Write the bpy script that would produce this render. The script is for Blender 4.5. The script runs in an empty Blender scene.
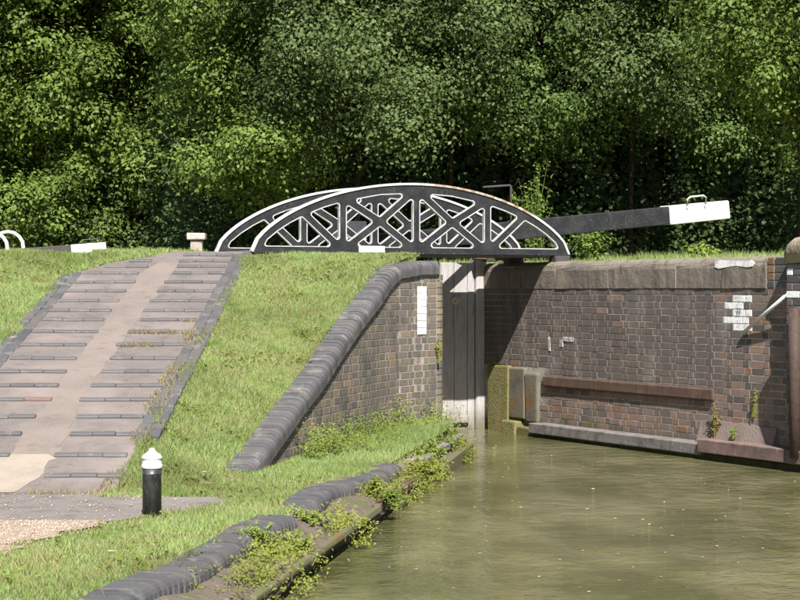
import bpy, bmesh, math, random
import numpy as np
from mathutils import Vector, Matrix
from mathutils.geometry import tessellate_polygon
random.seed(7); rng = np.random.default_rng(11)
sc = bpy.context.scene
C = sc.collection
R = math.radians

# ------------------------------------------------------------------ camera
EYE, FPX, HOR = 1.84, 2000.0, 290.0          # eye height above the water, focal length in 800-px pixels, horizon row
cam = bpy.data.cameras.new('camera'); co = bpy.data.objects.new('camera', cam); C.objects.link(co)
co.location = (0, 0, EYE); co.rotation_euler = (R(90), 0, 0)
cam.sensor_width = 36; cam.lens = 36 * FPX / 800; cam.shift_y = -10 / 800
cam.clip_start = 0.1; cam.clip_end = 3000
sc.camera = co
# ------------------------------------------------------------------ light
LD = Vector((0.899, 0.438, 0)); LN = Vector((-0.438, 0.899, 0))     # across the lock, up the lock
trav = LN + LD * 0.32; trav.z = -1.075
tosun = -trav.normalized()
elev = math.asin(tosun.z); rot = math.atan2(tosun.x, tosun.y)
w = bpy.data.worlds.new('World'); sc.world = w; w.use_nodes = True
nt = w.node_tree; bg = nt.nodes['Background']
sky = nt.nodes.new('ShaderNodeTexSky'); sky.sky_type = 'NISHITA'; sky.sun_disc = False
sky.sun_elevation = elev; sky.sun_rotation = rot
nt.links.new(sky.outputs[0], bg.inputs[0]); bg.inputs[1].default_value = 0.05
sl = bpy.data.lights.new('sun', 'SUN'); sl.energy = 5.0; sl.angle = R(0.5); sl.color = (1, 0.965, 0.91)
so = bpy.data.objects.new('sun', sl); C.objects.link(so); so.rotation_euler = trav.to_track_quat('-Z', 'Y').to_euler()
so.location = (3, -10, 20)
sc.view_settings.view_transform = 'Standard'; sc.view_settings.look = 'None'
sc.view_settings.exposure = 1.2; sc.view_settings.gamma = 1

# ------------------------------------------------------------------ materials
def mat(name, col, rough=0.8, noise=None, bump=None, spec=0.3, rnd=None, obj_rnd=True, extra=None, metal=0.0):
    """col: base; noise: list of (scale, detail, colour, lo, hi[, stretch]); bump: list of (scale, strength, dist);
    rnd: list of colours picked per piece"""
    m = bpy.data.materials.new(name); m.use_nodes = True
    t = m.node_tree; N = t.nodes; L = t.links
    b = N['Principled BSDF']; b.inputs['Roughness'].default_value = rough
    b.inputs['Specular IOR Level'].default_value = spec; b.inputs['Metallic'].default_value = metal
    geo = N.new('ShaderNodeNewGeometry')
    cur = None
    if rnd:
        oi = N.new('ShaderNodeObjectInfo')
        ad = N.new('ShaderNodeMath'); ad.operation = 'ADD'
        L.new(oi.outputs['Random'], ad.inputs[0]); L.new(geo.outputs['Random Per Island'], ad.inputs[1])
        fr = N.new('ShaderNodeMath'); fr.operation = 'FRACT'; L.new(ad.outputs[0], fr.inputs[0])
        rp = N.new('ShaderNodeValToRGB'); rp.color_ramp.interpolation = 'LINEAR'
        el = rp.color_ramp.elements
        while len(el) < len(rnd): el.new(0.5)
        for i, c in enumerate(rnd): el[i].position = i / (len(rnd) - 1); el[i].color = (*c, 1)
        L.new(fr.outputs[0], rp.inputs[0]); cur = rp.outputs[0]
    else:
        rg = N.new('ShaderNodeRGB'); rg.outputs[0].default_value = (*col, 1); cur = rg.outputs[0]
    for nz in (noise or []):
        s, d, c, lo, hi = nz[:5]
        tx = N.new('ShaderNodeTexNoise'); tx.inputs['Scale'].default_value = s; tx.inputs['Detail'].default_value = d
        tx.inputs['Roughness'].default_value = 0.6
        if len(nz) > 5:
            mp = N.new('ShaderNodeMapping'); mp.inputs['Scale'].default_value = nz[5]
            L.new(geo.outputs['Position'], mp.inputs[0]); L.new(mp.outputs[0], tx.inputs['Vector'])
        else: L.new(geo.outputs['Position'], tx.inputs['Vector'])
        mr = N.new('ShaderNodeMapRange'); mr.inputs[1].default_value = lo; mr.inputs[2].default_value = hi
        L.new(tx.outputs[0], mr.inputs[0])
        mx = N.new('ShaderNodeMix'); mx.data_type = 'RGBA'
        L.new(mr.outputs[0], mx.inputs[0]); L.new(cur, mx.inputs[6]); mx.inputs[7].default_value = (*c, 1)
        cur = mx.outputs[2]
    if extra: cur = extra(t, geo, cur)
    L.new(cur, b.inputs['Base Color'])
    nrm = None
    for (s, st, di) in (bump or []):
        tx = N.new('ShaderNodeTexNoise'); tx.inputs['Scale'].default_value = s; tx.inputs['Detail'].default_value = 4
        L.new(geo.outputs['Position'], tx.inputs['Vector'])
        bp = N.new('ShaderNodeBump'); bp.inputs['Strength'].default_value = st; bp.inputs['Distance'].default_value = di
        L.new(tx.outputs[0], bp.inputs['Height'])
        if nrm: L.new(nrm, bp.inputs['Normal'])
        nrm = bp.outputs[0]
    if nrm: L.new(nrm, b.inputs['Normal'])
    return m

def zmix(c, lo, hi, amt=1.0, nscale=4.0):
    """blend to colour c below a ragged height: algae and damp near the water line"""
    def fn(t, geo, cur):
        N, L = t.nodes, t.links
        sp = N.new('ShaderNodeSeparateXYZ'); L.new(geo.outputs['Position'], sp.inputs[0])
        tx = N.new('ShaderNodeTexNoise'); tx.inputs['Scale'].default_value = nscale; tx.inputs['Detail'].default_value = 3
        L.new(geo.outputs['Position'], tx.inputs['Vector'])
        ma = N.new('ShaderNodeMath'); ma.operation = 'MULTIPLY_ADD'; ma.inputs[1].default_value = 0.5
        L.new(tx.outputs[0], ma.inputs[0]); L.new(sp.outputs[2], ma.inputs[2])
        mr = N.new('ShaderNodeMapRange'); mr.inputs[1].default_value = lo + .25; mr.inputs[2].default_value = hi + .25
        mr.inputs[3].default_value = amt; mr.inputs[4].default_value = 0
        L.new(ma.outputs[0], mr.inputs[0])
        mx = N.new('ShaderNodeMix'); mx.data_type = 'RGBA'
        L.new(mr.outputs[0], mx.inputs[0]); L.new(cur, mx.inputs[6]); mx.inputs[7].default_value = (*c, 1)
        return mx.outputs[2]
    return fn

def leafmat(name, cols, trans=0.3, rough=0.45):
    m = mat(name, (0, 0, 0), max(rough, .55), rnd=cols, spec=0.2,
            noise=[(0.6, 2, tuple(x * 0.6 for x in cols[0]), 0.45, 0.75)])
    t = m.node_tree; N, L = t.nodes, t.links
    b = N['Principled BSDF']; out = N['Material Output']
    tr = N.new('ShaderNodeBsdfTranslucent'); ms = N.new('ShaderNodeMixShader'); ms.inputs[0].default_value = trans
    src = b.inputs['Base Color'].links[0].from_socket
    L.new(src, tr.inputs[0]); L.new(b.outputs[0], ms.inputs[1]); L.new(tr.outputs[0], ms.inputs[2])
    L.new(ms.outputs[0], out.inputs[0])
    return m

M = {}
M['soil'] = mat('soil_turf', (0.14, 0.15, 0.05), 0.95, noise=[(3, 5, (0.14, 0.11, 0.05), 0.45, 0.7), (14, 4, (0.07, 0.11, 0.02), 0.5, 0.7)], bump=[(20, .5, .03)])
M['tarmac'] = mat('ramp_tarmac', (0.153, 0.128, 0.117), 0.95, noise=[(1.3, 5, (0.113, 0.098, 0.0911), 0.4, 0.7), (60, 3, (0.193, 0.173, 0.163), 0.55, 0.75), (9, 4, (0.096, 0.0888, 0.078), 0.58, 0.75), (4, 6, (0.0945, 0.0793, 0.0725), 0.52, 0.7), (0.8, 4, (0.199, 0.166, 0.152), 0.5, 0.68), (120, 2, (0.245, 0.205, 0.187), 0.6, 0.7)], bump=[(90, .4, .006), (8, .4, .02)])
M['pink'] = mat('centre_concrete', (0.187, 0.152, 0.133), 0.95, noise=[(2, 5, (0.144, 0.12, 0.106), 0.42, 0.68), (70, 3, (0.234, 0.2, 0.182), 0.55, 0.75), (6, 5, (0.122, 0.103, 0.0906), 0.58, 0.75)], bump=[(90, .35, .006), (10, .3, .02)])
M['apron'] = mat('apron_concrete', (0.276, 0.23, 0.186), 0.95, noise=[(2.5, 5, (0.218, 0.184, 0.152), 0.5, 0.72), (80, 3, (0.322, 0.283, 0.249), 0.55, 0.75)], bump=[(90, .3, .006)])
M['towtar'] = mat('towpath_tarmac', (0.168, 0.146, 0.136), 0.95, noise=[(2, 5, (0.116, 0.103, 0.0946), 0.45, 0.7), (50, 3, (0.232, 0.206, 0.19), 0.58, 0.75), (5, 4, (0.0871, 0.0879, 0.0441), 0.62, 0.75), (4, 6, (0.104, 0.0914, 0.0847), 0.52, 0.7), (0.8, 4, (0.218, 0.19, 0.177), 0.5, 0.68), (120, 2, (0.268, 0.235, 0.217), 0.6, 0.7)], bump=[(80, .5, .008)])
M['gravelbed'] = mat('gravel_bed', (0.302, 0.234, 0.176), 0.95, noise=[(45, 4, (0.375, 0.309, 0.247), 0.5, 0.65), (30, 4, (0.199, 0.148, 0.111), 0.58, 0.7)], bump=[(60, .9, .015)])
M['stone'] = mat('gravel_stone', (0, 0, 0), 0.9, rnd=[(0.254, 0.172, 0.124), (0.375, 0.297, 0.228), (0.217, 0.167, 0.13), (0.399, 0.34, 0.287), (0.302, 0.223, 0.163)])
M['blue'] = mat('blue_brick', (0, 0, 0), 0.85, spec=.2, rnd=[(0.0568, 0.0567, 0.0601), (0.0869, 0.085, 0.0886), (0.0681, 0.0673, 0.0712), (0.102, 0.098, 0.0989), (0.0757, 0.075, 0.0791), (0.106, 0.092, 0.0855), (0.0643, 0.0628, 0.0665)],
                noise=[(6, 5, (0.19, 0.18, 0.16), 0.54, 0.75), (35, 3, (0.10, 0.10, 0.10), 0.55, 0.75)], bump=[(60, .3, .005)])
M['bluedark'] = mat('blue_brick_strip', (0, 0, 0), 0.65, spec=.35, rnd=[(0.0937, 0.0886, 0.0886), (0.119, 0.111, 0.109), (0.0791, 0.0771, 0.0791), (0.109, 0.0989, 0.0989)],
                noise=[(9, 5, (0.2, 0.17, 0.14), 0.58, 0.78)], bump=[(60, .3, .005)])
M['redbrick'] = mat('red_brick_strip', (0.16, 0.105, 0.09), 0.8, bump=[(60, .3, .005)])
M['mortar'] = mat('mortar', (0.324, 0.299, 0.266), 0.95, noise=[(2.2, 5, (0.153, 0.138, 0.119), 0.42, 0.62), (20, 3, (0.45, 0.432, 0.408), 0.55, 0.75)], bump=[(60, .5, .01)], extra=zmix((0.06, 0.06, 0.025), .05, .3))
M['mortardark'] = mat('mortar_dark', (0.10, 0.085, 0.07), 0.95, noise=[(20, 3, (0.16, 0.14, 0.12), 0.5, 0.75)])
def brickmat(name, cols, dirt, patches):
    return mat(name, (0, 0, 0), 0.85, rnd=cols, spec=.25,
               noise=[(1.1, 4, dirt, 0.42, 0.68)] + patches + [(40, 3, tuple(x * .6 for x in dirt), 0.55, 0.8)],
               bump=[(70, .35, .006), (18, .3, .008)], extra=zmix((0.07, 0.072, 0.028), .05, .28))
M['brickR'] = brickmat('lock_brick_purple', [(0.117, 0.0932, 0.0848), (0.141, 0.11, 0.0986), (0.101, 0.0861, 0.0824), (0.162, 0.12, 0.0986), (0.121, 0.0992, 0.092), (0.136, 0.103, 0.0896), (0.106, 0.0876, 0.0824)], (0.126, 0.108, 0.0949), [(1.7, 5, (0.0858, 0.0724, 0.0686), 0.52, 0.7, (1, 1, .35)), (2.4, 4, (0.242, 0.217, 0.191), 0.54, 0.76, (1, 1, .3))])
M['brickRed'] = brickmat('lock_brick_red', [(0.23, 0.136, 0.104), (0.189, 0.125, 0.104), (0.263, 0.163, 0.115), (0.147, 0.109, 0.0999), (0.241, 0.169, 0.138), (0.125, 0.109, 0.109)], (0.178, 0.142, 0.121), [(2.6, 5, (0.125, 0.109, 0.0972), 0.55, 0.72)])
M['brickOr'] = brickmat('lock_brick_orange', [(0.27, 0.15, 0.0825), (0.217, 0.112, 0.0675), (0.247, 0.15, 0.0975)], (0.15, 0.105, 0.075), [])
M['brickL'] = brickmat('wing_brick_buff', [(0.15, 0.127, 0.101), (0.212, 0.163, 0.112), (0.111, 0.101, 0.0929), (0.239, 0.181, 0.112), (0.132, 0.114, 0.098), (0.177, 0.141, 0.112), (0.0972, 0.0912, 0.0877), (0.194, 0.136, 0.102)], (0.111, 0.105, 0.0839), [(2.2, 5, (0.0752, 0.0729, 0.0652), 0.55, 0.72), (3, 4, (0.177, 0.191, 0.112), 0.63, 0.78)])
M['white'] = mat('white_paint', (0.63, 0.63, 0.612), 0.6, noise=[(7, 5, (0.54, 0.522, 0.486), 0.55, 0.75), (30, 4, (0.405, 0.378, 0.342), 0.66, 0.76), (14, 6, (0.25, 0.23, 0.19), 0.64, 0.72), (3, 4, (0.45, 0.44, 0.38), 0.52, 0.75)], bump=[(40, .2, .004)])
M['whitebrick'] = mat('white_paint_on_brick', (0.78, 0.78, 0.77), 0.75, noise=[(22, 5, (0.42, 0.39, 0.36), 0.6, 0.72), (60, 3, (0.2, 0.17, 0.15), 0.68, 0.74), (9, 5, (0.55, 0.53, 0.5), 0.5, 0.7), (35, 5, (0.25, 0.22, 0.2), 0.6, 0.68)], bump=[(50, .4, .005)])
M['smear'] = mat('worn_whitewash', (0.5, 0.48, 0.45), 0.9, noise=[(26, 5, (0.13, 0.11, 0.10), 0.42, 0.6), (9, 4, (0.62, 0.61, 0.59), 0.5, 0.7)], bump=[(50, .4, .005)])
M['black'] = mat('black_paint', (0.0145, 0.0152, 0.0166), 0.5, spec=.3, noise=[(5, 5, (0.0303, 0.0303, 0.031), 0.45, 0.7), (48, 4, (0.123, 0.119, 0.116), 0.62, 0.74), (11, 4, (0.0542, 0.0506, 0.0477), 0.6, 0.8, (1, 1, .4))], bump=[(50, .25, .004)])
M['flange'] = mat('white_paint_rusted', (0.45, 0.45, 0.441), 0.6, noise=[(9, 5, (0.27, 0.261, 0.243), 0.55, 0.72)], bump=[(40, .2, .004)],
                  extra=None)
M['rim'] = mat('white_paint_rim', (0.414, 0.414, 0.405), 0.6, noise=[(10, 5, (0.252, 0.243, 0.234), 0.45, 0.7), (30, 4, (0.135, 0.135, 0.135), 0.66, 0.75)])
M['rust'] = mat('rusty_steel', (0.0954, 0.0597, 0.0444), 0.8, noise=[(6, 5, (0.131, 0.0842, 0.0612), 0.5, 0.7), (12, 5, (0.0688, 0.042, 0.0306), 0.5, 0.7, (1, 1, .3)), (50, 3, (0.214, 0.153, 0.122), 0.62, 0.78)], bump=[(50, .3, .005)])
M['rustpole'] = mat('rusty_pole', (0.058, 0.0368, 0.0301), 0.75, noise=[(14, 5, (0.036, 0.0234, 0.0185), 0.5, 0.7), (40, 3, (0.0831, 0.067, 0.0567), 0.62, 0.78)], bump=[(50, .3, .004)])
def grain(name, a, b_, c):
    return mat(name, a, 0.9, noise=[(9, 5, b_, 0.45, 0.68, (6, 6, .35)), (2, 4, c, 0.52, 0.75), (30, 4, tuple(x * .45 for x in a), 0.6, 0.72, (5, 5, .2))], bump=[(40, .3, .006)], extra=zmix((0.10, 0.085, 0.04), .02, .3, .8))
M['plank'] = grain('weathered_gate_oak', (0.347, 0.328, 0.319), (0.246, 0.23, 0.224), (0.403, 0.391, 0.389))
M['timber'] = mat('grey_waling_timber', (0.167, 0.151, 0.145), 0.9, noise=[(6, 5, (0.0944, 0.0831, 0.0758), 0.45, 0.65), (14, 4, (0.239, 0.224, 0.217), 0.55, 0.75)], bump=[(40, .4, .008)])
M['timberred'] = mat('reddish_waling_timber', (0.17, 0.111, 0.0978), 0.9, noise=[(6, 5, (0.102, 0.0765, 0.068), 0.45, 0.65), (14, 4, (0.255, 0.212, 0.196), 0.58, 0.78)], bump=[(40, .4, .008)])
M['coping'] = mat('sandstone_coping', (0.197, 0.165, 0.131), 0.92, noise=[(1.6, 5, (0.124, 0.105, 0.0886), 0.45, 0.68), (7, 5, (0.0816, 0.0688, 0.0578), 0.5, 0.72, (1.5, 1.5, .18)), (3, 4, (0.269, 0.236, 0.186), 0.58, 0.78)], bump=[(30, .4, .012), (7, .4, .03)])
M['pierstone'] = mat('pier_cap_stone', (0.30, 0.25, 0.18), 0.92, noise=[(5, 5, (0.19, 0.155, 0.115), 0.45, 0.68), (30, 4, (0.38, 0.33, 0.25), 0.55, 0.75)], bump=[(30, .6, .015)])
M['moss'] = mat('mossy_stone', (0.16, 0.14, 0.06), 0.95, noise=[(5, 5, (0.104, 0.128, 0.024), 0.48, 0.66), (9, 4, (0.24, 0.16, 0.072), 0.56, 0.74), (16, 4, (0.04, 0.056, 0.016), 0.6, 0.75)], bump=[(30, .6, .02)])
M['render'] = mat('cement_render', (0.132, 0.116, 0.0876), 0.95, noise=[(4, 5, (0.0835, 0.0721, 0.0533), 0.48, 0.7), (2.3, 3, (0.162, 0.0884, 0.0286), 0.56, 0.68)], bump=[(30, .4, .012)], extra=zmix((0.10, 0.10, 0.03), .05, .3, .8))
M['ledge'] = mat('ledge_concrete', (0.178, 0.14, 0.122), 0.95, noise=[(5, 5, (0.125, 0.0957, 0.0794), 0.45, 0.7)], bump=[(30, .5, .015)])
M['algae'] = mat('algae_footing', (0.075, 0.075, 0.03), 0.85, noise=[(7, 5, (0.035, 0.035, 0.02), 0.45, 0.65), (15, 4, (0.13, 0.14, 0.05), 0.6, 0.75)], bump=[(25, .6, .02)])
M['iron'] = mat('dark_ironwork', (0.05, 0.045, 0.045), 0.7, noise=[(20, 4, (0.13, 0.08, 0.06), 0.55, 0.75)])
M['plate'] = mat('oval_plate', (0.5, 0.44, 0.34), 0.6, noise=[(60, 3, (0.2, 0.13, 0.08), 0.5, 0.6)])
M['mark'] = mat('dark_lettering', (0.10, 0.10, 0.12), 0.8)
M['poststone'] = mat('post_stone', (0.315, 0.277, 0.24), 0.9, noise=[(18, 5, (0.21, 0.15, 0.128), 0.48, 0.7)], bump=[(40, .5, .01)])
M['postcap'] = mat('post_cap_stone', (0.36, 0.345, 0.315), 0.9, noise=[(18, 5, (0.27, 0.255, 0.232), 0.48, 0.7)], bump=[(40, .5, .01)])
M['bollard'] = mat('bollard_black', (0.022, 0.024, 0.027), 0.42, spec=.45, noise=[(12, 5, (0.085, 0.085, 0.085), 0.46, 0.72, (1, 1, .5)), (25, 4, (0.16, 0.15, 0.13), 0.62, 0.75), (60, 3, (0.13, 0.13, 0.13), 0.66, 0.78)], bump=[(30, .15, .004)])
M['ledgesoil'] = mat('ledge_soil', (0.12, 0.095, 0.075), 0.95, noise=[(7, 5, (0.102, 0.0808, 0.0595), 0.45, 0.65), (18, 4, (0.255, 0.204, 0.17), 0.58, 0.75), (4, 4, (0.085, 0.102, 0.034), 0.58, 0.72)], bump=[(25, .7, .03)])
M['bark'] = mat('bark', (0.04, 0.034, 0.025), 0.95, noise=[(10, 5, (0.04, 0.032, 0.025), 0.45, 0.65, (3, 3, .5))], bump=[(20, .7, .03)])
M['grass'] = leafmat('grass_blades', [(0.209, 0.291, 0.0769), (0.259, 0.361, 0.0941), (0.303, 0.378, 0.145), (0.229, 0.325, 0.0853), (0.344, 0.37, 0.221), (0.256, 0.348, 0.102)], .3, .6)
def patchy(m, c, sc_, lo, hi):
    t = m.node_tree; N, L = t.nodes, t.links; b = N['Principled BSDF']; src = b.inputs['Base Color'].links[0].from_socket
    g = N.new('ShaderNodeNewGeometry'); x = N.new('ShaderNodeTexNoise'); x.inputs['Scale'].default_value = sc_; x.inputs['Detail'].default_value = 4; L.new(g.outputs['Position'], x.inputs['Vector'])
    r = N.new('ShaderNodeMapRange'); r.inputs[1].default_value = lo; r.inputs[2].default_value = hi; r.inputs[4].default_value = .8; L.new(x.outputs[0], r.inputs[0])
    q = N.new('ShaderNodeMix'); q.data_type = 'RGBA'; L.new(r.outputs[0], q.inputs[0]); L.new(src, q.inputs[6]); q.inputs[7].default_value = (*c, 1)
    for n_ in N:
        for i_ in n_.inputs:
            for l_ in list(i_.links):
                if l_.from_socket == src and n_ != q: L.new(q.outputs[2], i_)
patchy(M['grass'], (0.33, 0.33, 0.14), 1.7, .56, .78)
patchy(M['grass'], (0.14, 0.22, 0.035), 2.6, .55, .72)
M['straw'] = leafmat('dry_grass', [(0.26, 0.22, 0.10), (0.34, 0.28, 0.14), (0.22, 0.22, 0.08), (0.30, 0.23, 0.10)], .3, .7)
M['weed'] = leafmat('weed_leaves', [(0.14, 0.19, 0.035), (0.19, 0.25, 0.045), (0.23, 0.275, 0.06), (0.16, 0.21, 0.04)], .35, .5)
M['weedy'] = leafmat('weed_leaves_yellow', [(0.20, 0.25, 0.035), (0.26, 0.28, 0.05), (0.17, 0.22, 0.03), (0.25, 0.22, 0.06)], .35, .5)
M['redweed'] = leafmat('reddish_weed_leaves', [(0.20, 0.12, 0.05), (0.14, 0.16, 0.04), (0.27, 0.13, 0.07), (0.16, 0.2, 0.05)], .3, .6)
M['leafA'] = leafmat('leaves_mid_green', [(0.0727, 0.121, 0.0282), (0.109, 0.174, 0.0388), (0.13, 0.197, 0.0531), (0.0872, 0.143, 0.0353)], .28)
M['leafB'] = leafmat('leaves_bright_green', [(0.122, 0.183, 0.033), (0.165, 0.232, 0.0454), (0.1, 0.156, 0.0301), (0.143, 0.203, 0.0454)], .3)
M['leafC'] = leafmat('leaves_olive', [(0.073, 0.113, 0.0308), (0.0975, 0.141, 0.043), (0.122, 0.16, 0.0564), (0.0584, 0.0999, 0.0257)], .25)
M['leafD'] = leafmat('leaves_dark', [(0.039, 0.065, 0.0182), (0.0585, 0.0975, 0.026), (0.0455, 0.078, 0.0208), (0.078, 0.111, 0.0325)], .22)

# ------------------------------------------------------------------ helpers
def base(name, me, m=None):
    o = bpy.data.objects.new(name, me); C.objects.link(o)
    if m is not None and me is not None and not me.materials: me.materials.append(m)
    return o
WM = {}
def attach(o, parent):
    """world-placed child: keep its place, follow its parent"""
    o.parent = parent
    o.matrix_parent_inverse = WM.get(parent.name, Matrix.Identity(4)).inverted()
    WM[o.name] = WM.get(parent.name, Matrix.Identity(4)) @ o.matrix_parent_inverse @ o.matrix_basis
    return o
def tag(o, label=None, cat=None, group=None, kind=None):
    if label: o['label'] = label
    if cat: o['category'] = cat
    if group: o['group'] = group
    if kind: o['kind'] = kind
    return o
def thing(name, loc, label, cat, group=None):
    o = bpy.data.objects.new(name, None); C.objects.link(o); o.location = loc
    o.empty_display_size = 0.2
    WM[o.name] = Matrix.Translation(loc)
    return tag(o, label, cat, group)
def arr(name, V, F, m, smooth=False):
    """fast mesh from numpy: V (n,3), F (k,c)"""
    V = np.asarray(V, np.float32); F = np.asarray(F, np.int32)
    me = bpy.data.meshes.new(name)
    me.vertices.add(len(V)); me.vertices.foreach_set('co', V.ravel())
    k, c = F.shape
    me.loops.add(k * c); me.loops.foreach_set('vertex_index', F.ravel())
    me.polygons.add(k); me.polygons.foreach_set('loop_start', np.arange(0, k * c, c, dtype=np.int32))
    try: me.polygons.foreach_set('loop_total', np.full(k, c, np.int32))
    except Exception: pass
    if smooth: me.polygons.foreach_set('use_smooth', np.ones(k, bool))
    me.update(calc_edges=True); me.validate()
    me.materials.append(m)
    return me
def bmobj(name, bm, m, parent=None, smooth=False):
    me = bpy.data.meshes.new(name)
    bmesh.ops.recalc_face_normals(bm, faces=bm.faces[:])
    bm.to_mesh(me); bm.free(); me.materials.append(m)
    if smooth:
        for p in me.polygons: p.use_smooth = True
    o = base(name, me)
    if parent: attach(o, parent)
    return o
def frame(o, x, y=None, z=Vector((0, 0, 1))):
    x = Vector(x).normalized(); z = Vector(z).normalized(); y = z.cross(x).normalized(); z = x.cross(y)
    return Matrix(((x.x, y.x, z.x, o[0]), (x.y, y.y, z.y, o[1]), (x.z, y.z, z.z, o[2]), (0, 0, 0, 1)))
def addbox(bm, sx, sy, sz, mtx, bev=0.0, seg=1, jit=0.0):
    """box spanning x 0..sx, y 0..sy, z 0..sz in the frame mtx"""
    g = bmesh.ops.create_cube(bm, size=1)
    vs = g['verts']
    for v in vs:
        v.co = Vector(((v.co.x + .5) * sx, (v.co.y + .5) * sy, (v.co.z + .5) * sz))
        if jit: v.co += Vector([random.uniform(-jit, jit) for _ in range(3)])
    if bev:
        es = set(e for v in vs for e in v.link_edges)
        r = bmesh.ops.bevel(bm, geom=list(es), offset=bev, segments=seg, affect='EDGES', profile=.5)
        vs = list(set(r['verts']) | set(v for v in vs if v.is_valid))
        # everything connected
    for v in set(vs): v.co = mtx @ v.co
def boxobj(name, sx, sy, sz, mtx, m, parent=None, bev=0.0, seg=1, jit=0.0):
    bm = bmesh.new(); addbox(bm, sx, sy, sz, Matrix.Identity(4), bev, seg, jit)
    o = bmobj(name, bm, m); o.matrix_world = mtx; 
    o.matrix_basis = mtx
    if parent: attach(o, parent)
    return o
def tube(bm, pts, r, seg=8, cap=True):
    pts = [Vector(p) for p in pts]; rings = []
    rr = r if isinstance(r, (list, tuple)) else [r] * len(pts)
    up = Vector((0, 0, 1))
    for i, p in enumerate(pts):
        t = (pts[min(i + 1, len(pts) - 1)] - pts[max(i - 1, 0)]).normalized()
        a = t.cross(up)
        if a.length < 1e-3: a = t.cross(Vector((1, 0, 0)))
        a.normalize(); b = t.cross(a)
        rings.append([bm.verts.new(p + (a * math.cos(k * 2 * math.pi / seg) + b * math.sin(k * 2 * math.pi / seg)) * rr[i]) for k in range(seg)])
    for i in range(len(rings) - 1):
        for k in range(seg):
            bm.faces.new((rings[i][k], rings[i][(k + 1) % seg], rings[i + 1][(k + 1) % seg], rings[i + 1][k]))
    if cap: bm.faces.new(rings[0][::-1]); bm.faces.new(rings[-1])
def tubeobj(name, pts, r, m, parent=None, seg=8):
    bm = bmesh.new(); tube(bm, pts, r, seg); return bmobj(name, bm, m, parent, True)
def lathe(name, prof, loc, m, parent=None, seg=28):
    bm = bmesh.new(); rings = []
    for (r, z) in prof: rings.append([bm.verts.new((loc[0] + r * math.cos(2 * math.pi * k / seg), loc[1] + r * math.sin(2 * math.pi * k / seg), loc[2] + z)) for k in range(seg)])
    for i in range(len(rings) - 1):
        for k in range(seg): bm.faces.new((rings[i][k], rings[i][(k + 1) % seg], rings[i + 1][(k + 1) % seg], rings[i + 1][k]))
    bm.faces.new(rings[-1]); bm.faces.new(rings[0][::-1])
    o = bmobj(name, bm, m, parent, True)
    return o
def px(x, y, Y): return Vector(((x - 400) / FPX * Y, Y, EYE + (HOR - y) / FPX * Y))

# lock frame: O at the right end of the gate; p across (towards the right bank), q down the lock (towards the viewer)
O = Vector((1.153, 26.48, 0))
def lk(p, q, z=0.0): return O + LD * p - LN * q + Vector((0, 0, z))
FP = frame(O, LD)      # x = p
COPZ = 2.19            # coping level above the water
LW = 2.2               # lock width

# wing wall: face line (x, y) and height of its brickwork under the coping
wing_px = [(437, 274, 22.96), (418, 275, 22.60), (398, 279, 22.15), (390, 287, 21.88), (380, 303, 21.55), (360, 329, 20.8), (340, 358, 20.1), (322, 387, 19.45), (300, 416, 18.75), (266, 464, 17.6), (248, 486, 17.0), (238, 500, 16.6)]
wing = [px(*t) for t in wing_px]
WS = [0.0]
for a, b in zip(wing[:-1], wing[1:]): WS.append(WS[-1] + (Vector((b.x, b.y)) - Vector((a.x, a.y))).length)
WSn = np.array(WS); WX = np.array([v.x for v in wing]); WY = np.array([v.y for v in wing]); WZ = np.array([v.z for v in wing])
def wing_at(s): return float(np.interp(s, WSn, WX)), float(np.interp(s, WSn, WY)), float(np.interp(s, WSn, WZ))
def wing_tan(s):
    a = wing_at(max(0, s - .15)); b = wing_at(min(WSn[-1], s + .15)); return Vector((b[0] - a[0], b[1] - a[1], 0)).normalized()
CT = 0.155              # thickness of the roll coping

def bankx(Y): return -0.47 + 0.137 * (Y - 13.3)                      # the water's edge on the towpath side
def kerbx(Y): return np.interp(Y, [4, 12.1, 13.7, 16.2, 17.6, 19.9, 22.2], [-2.6, -1.18, -0.93, -0.57, -0.20, 0.20, 0.55])
def rampz(Y): 
    z = 0.25 + 0.263 * (np.asarray(Y, float) - 15.7)
    return np.clip(z, 0.25, 2.285)
def strip_r(Y): return -2.17 + (Y - 18.4) * 0.05
def strip_l(Y): return -3.74 + (Y - 19.67) * 0.062
def gap_r(Y): return -2.85 + (Y - 18.4) * 0.072 if Y > 18.4 else -2.85 + (18.4 - Y) * .012
def gap_l(Y): return -3.13 + (Y - 18.4) * 0.056
wo = np.argsort(WY); WYs, WXs, WZs = WY[wo], WX[wo], WZ[wo]
def smooth(a, b, x): t = np.clip((x - a) / (b - a), 0, 1); return t * t * (3 - 2 * t)
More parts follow.
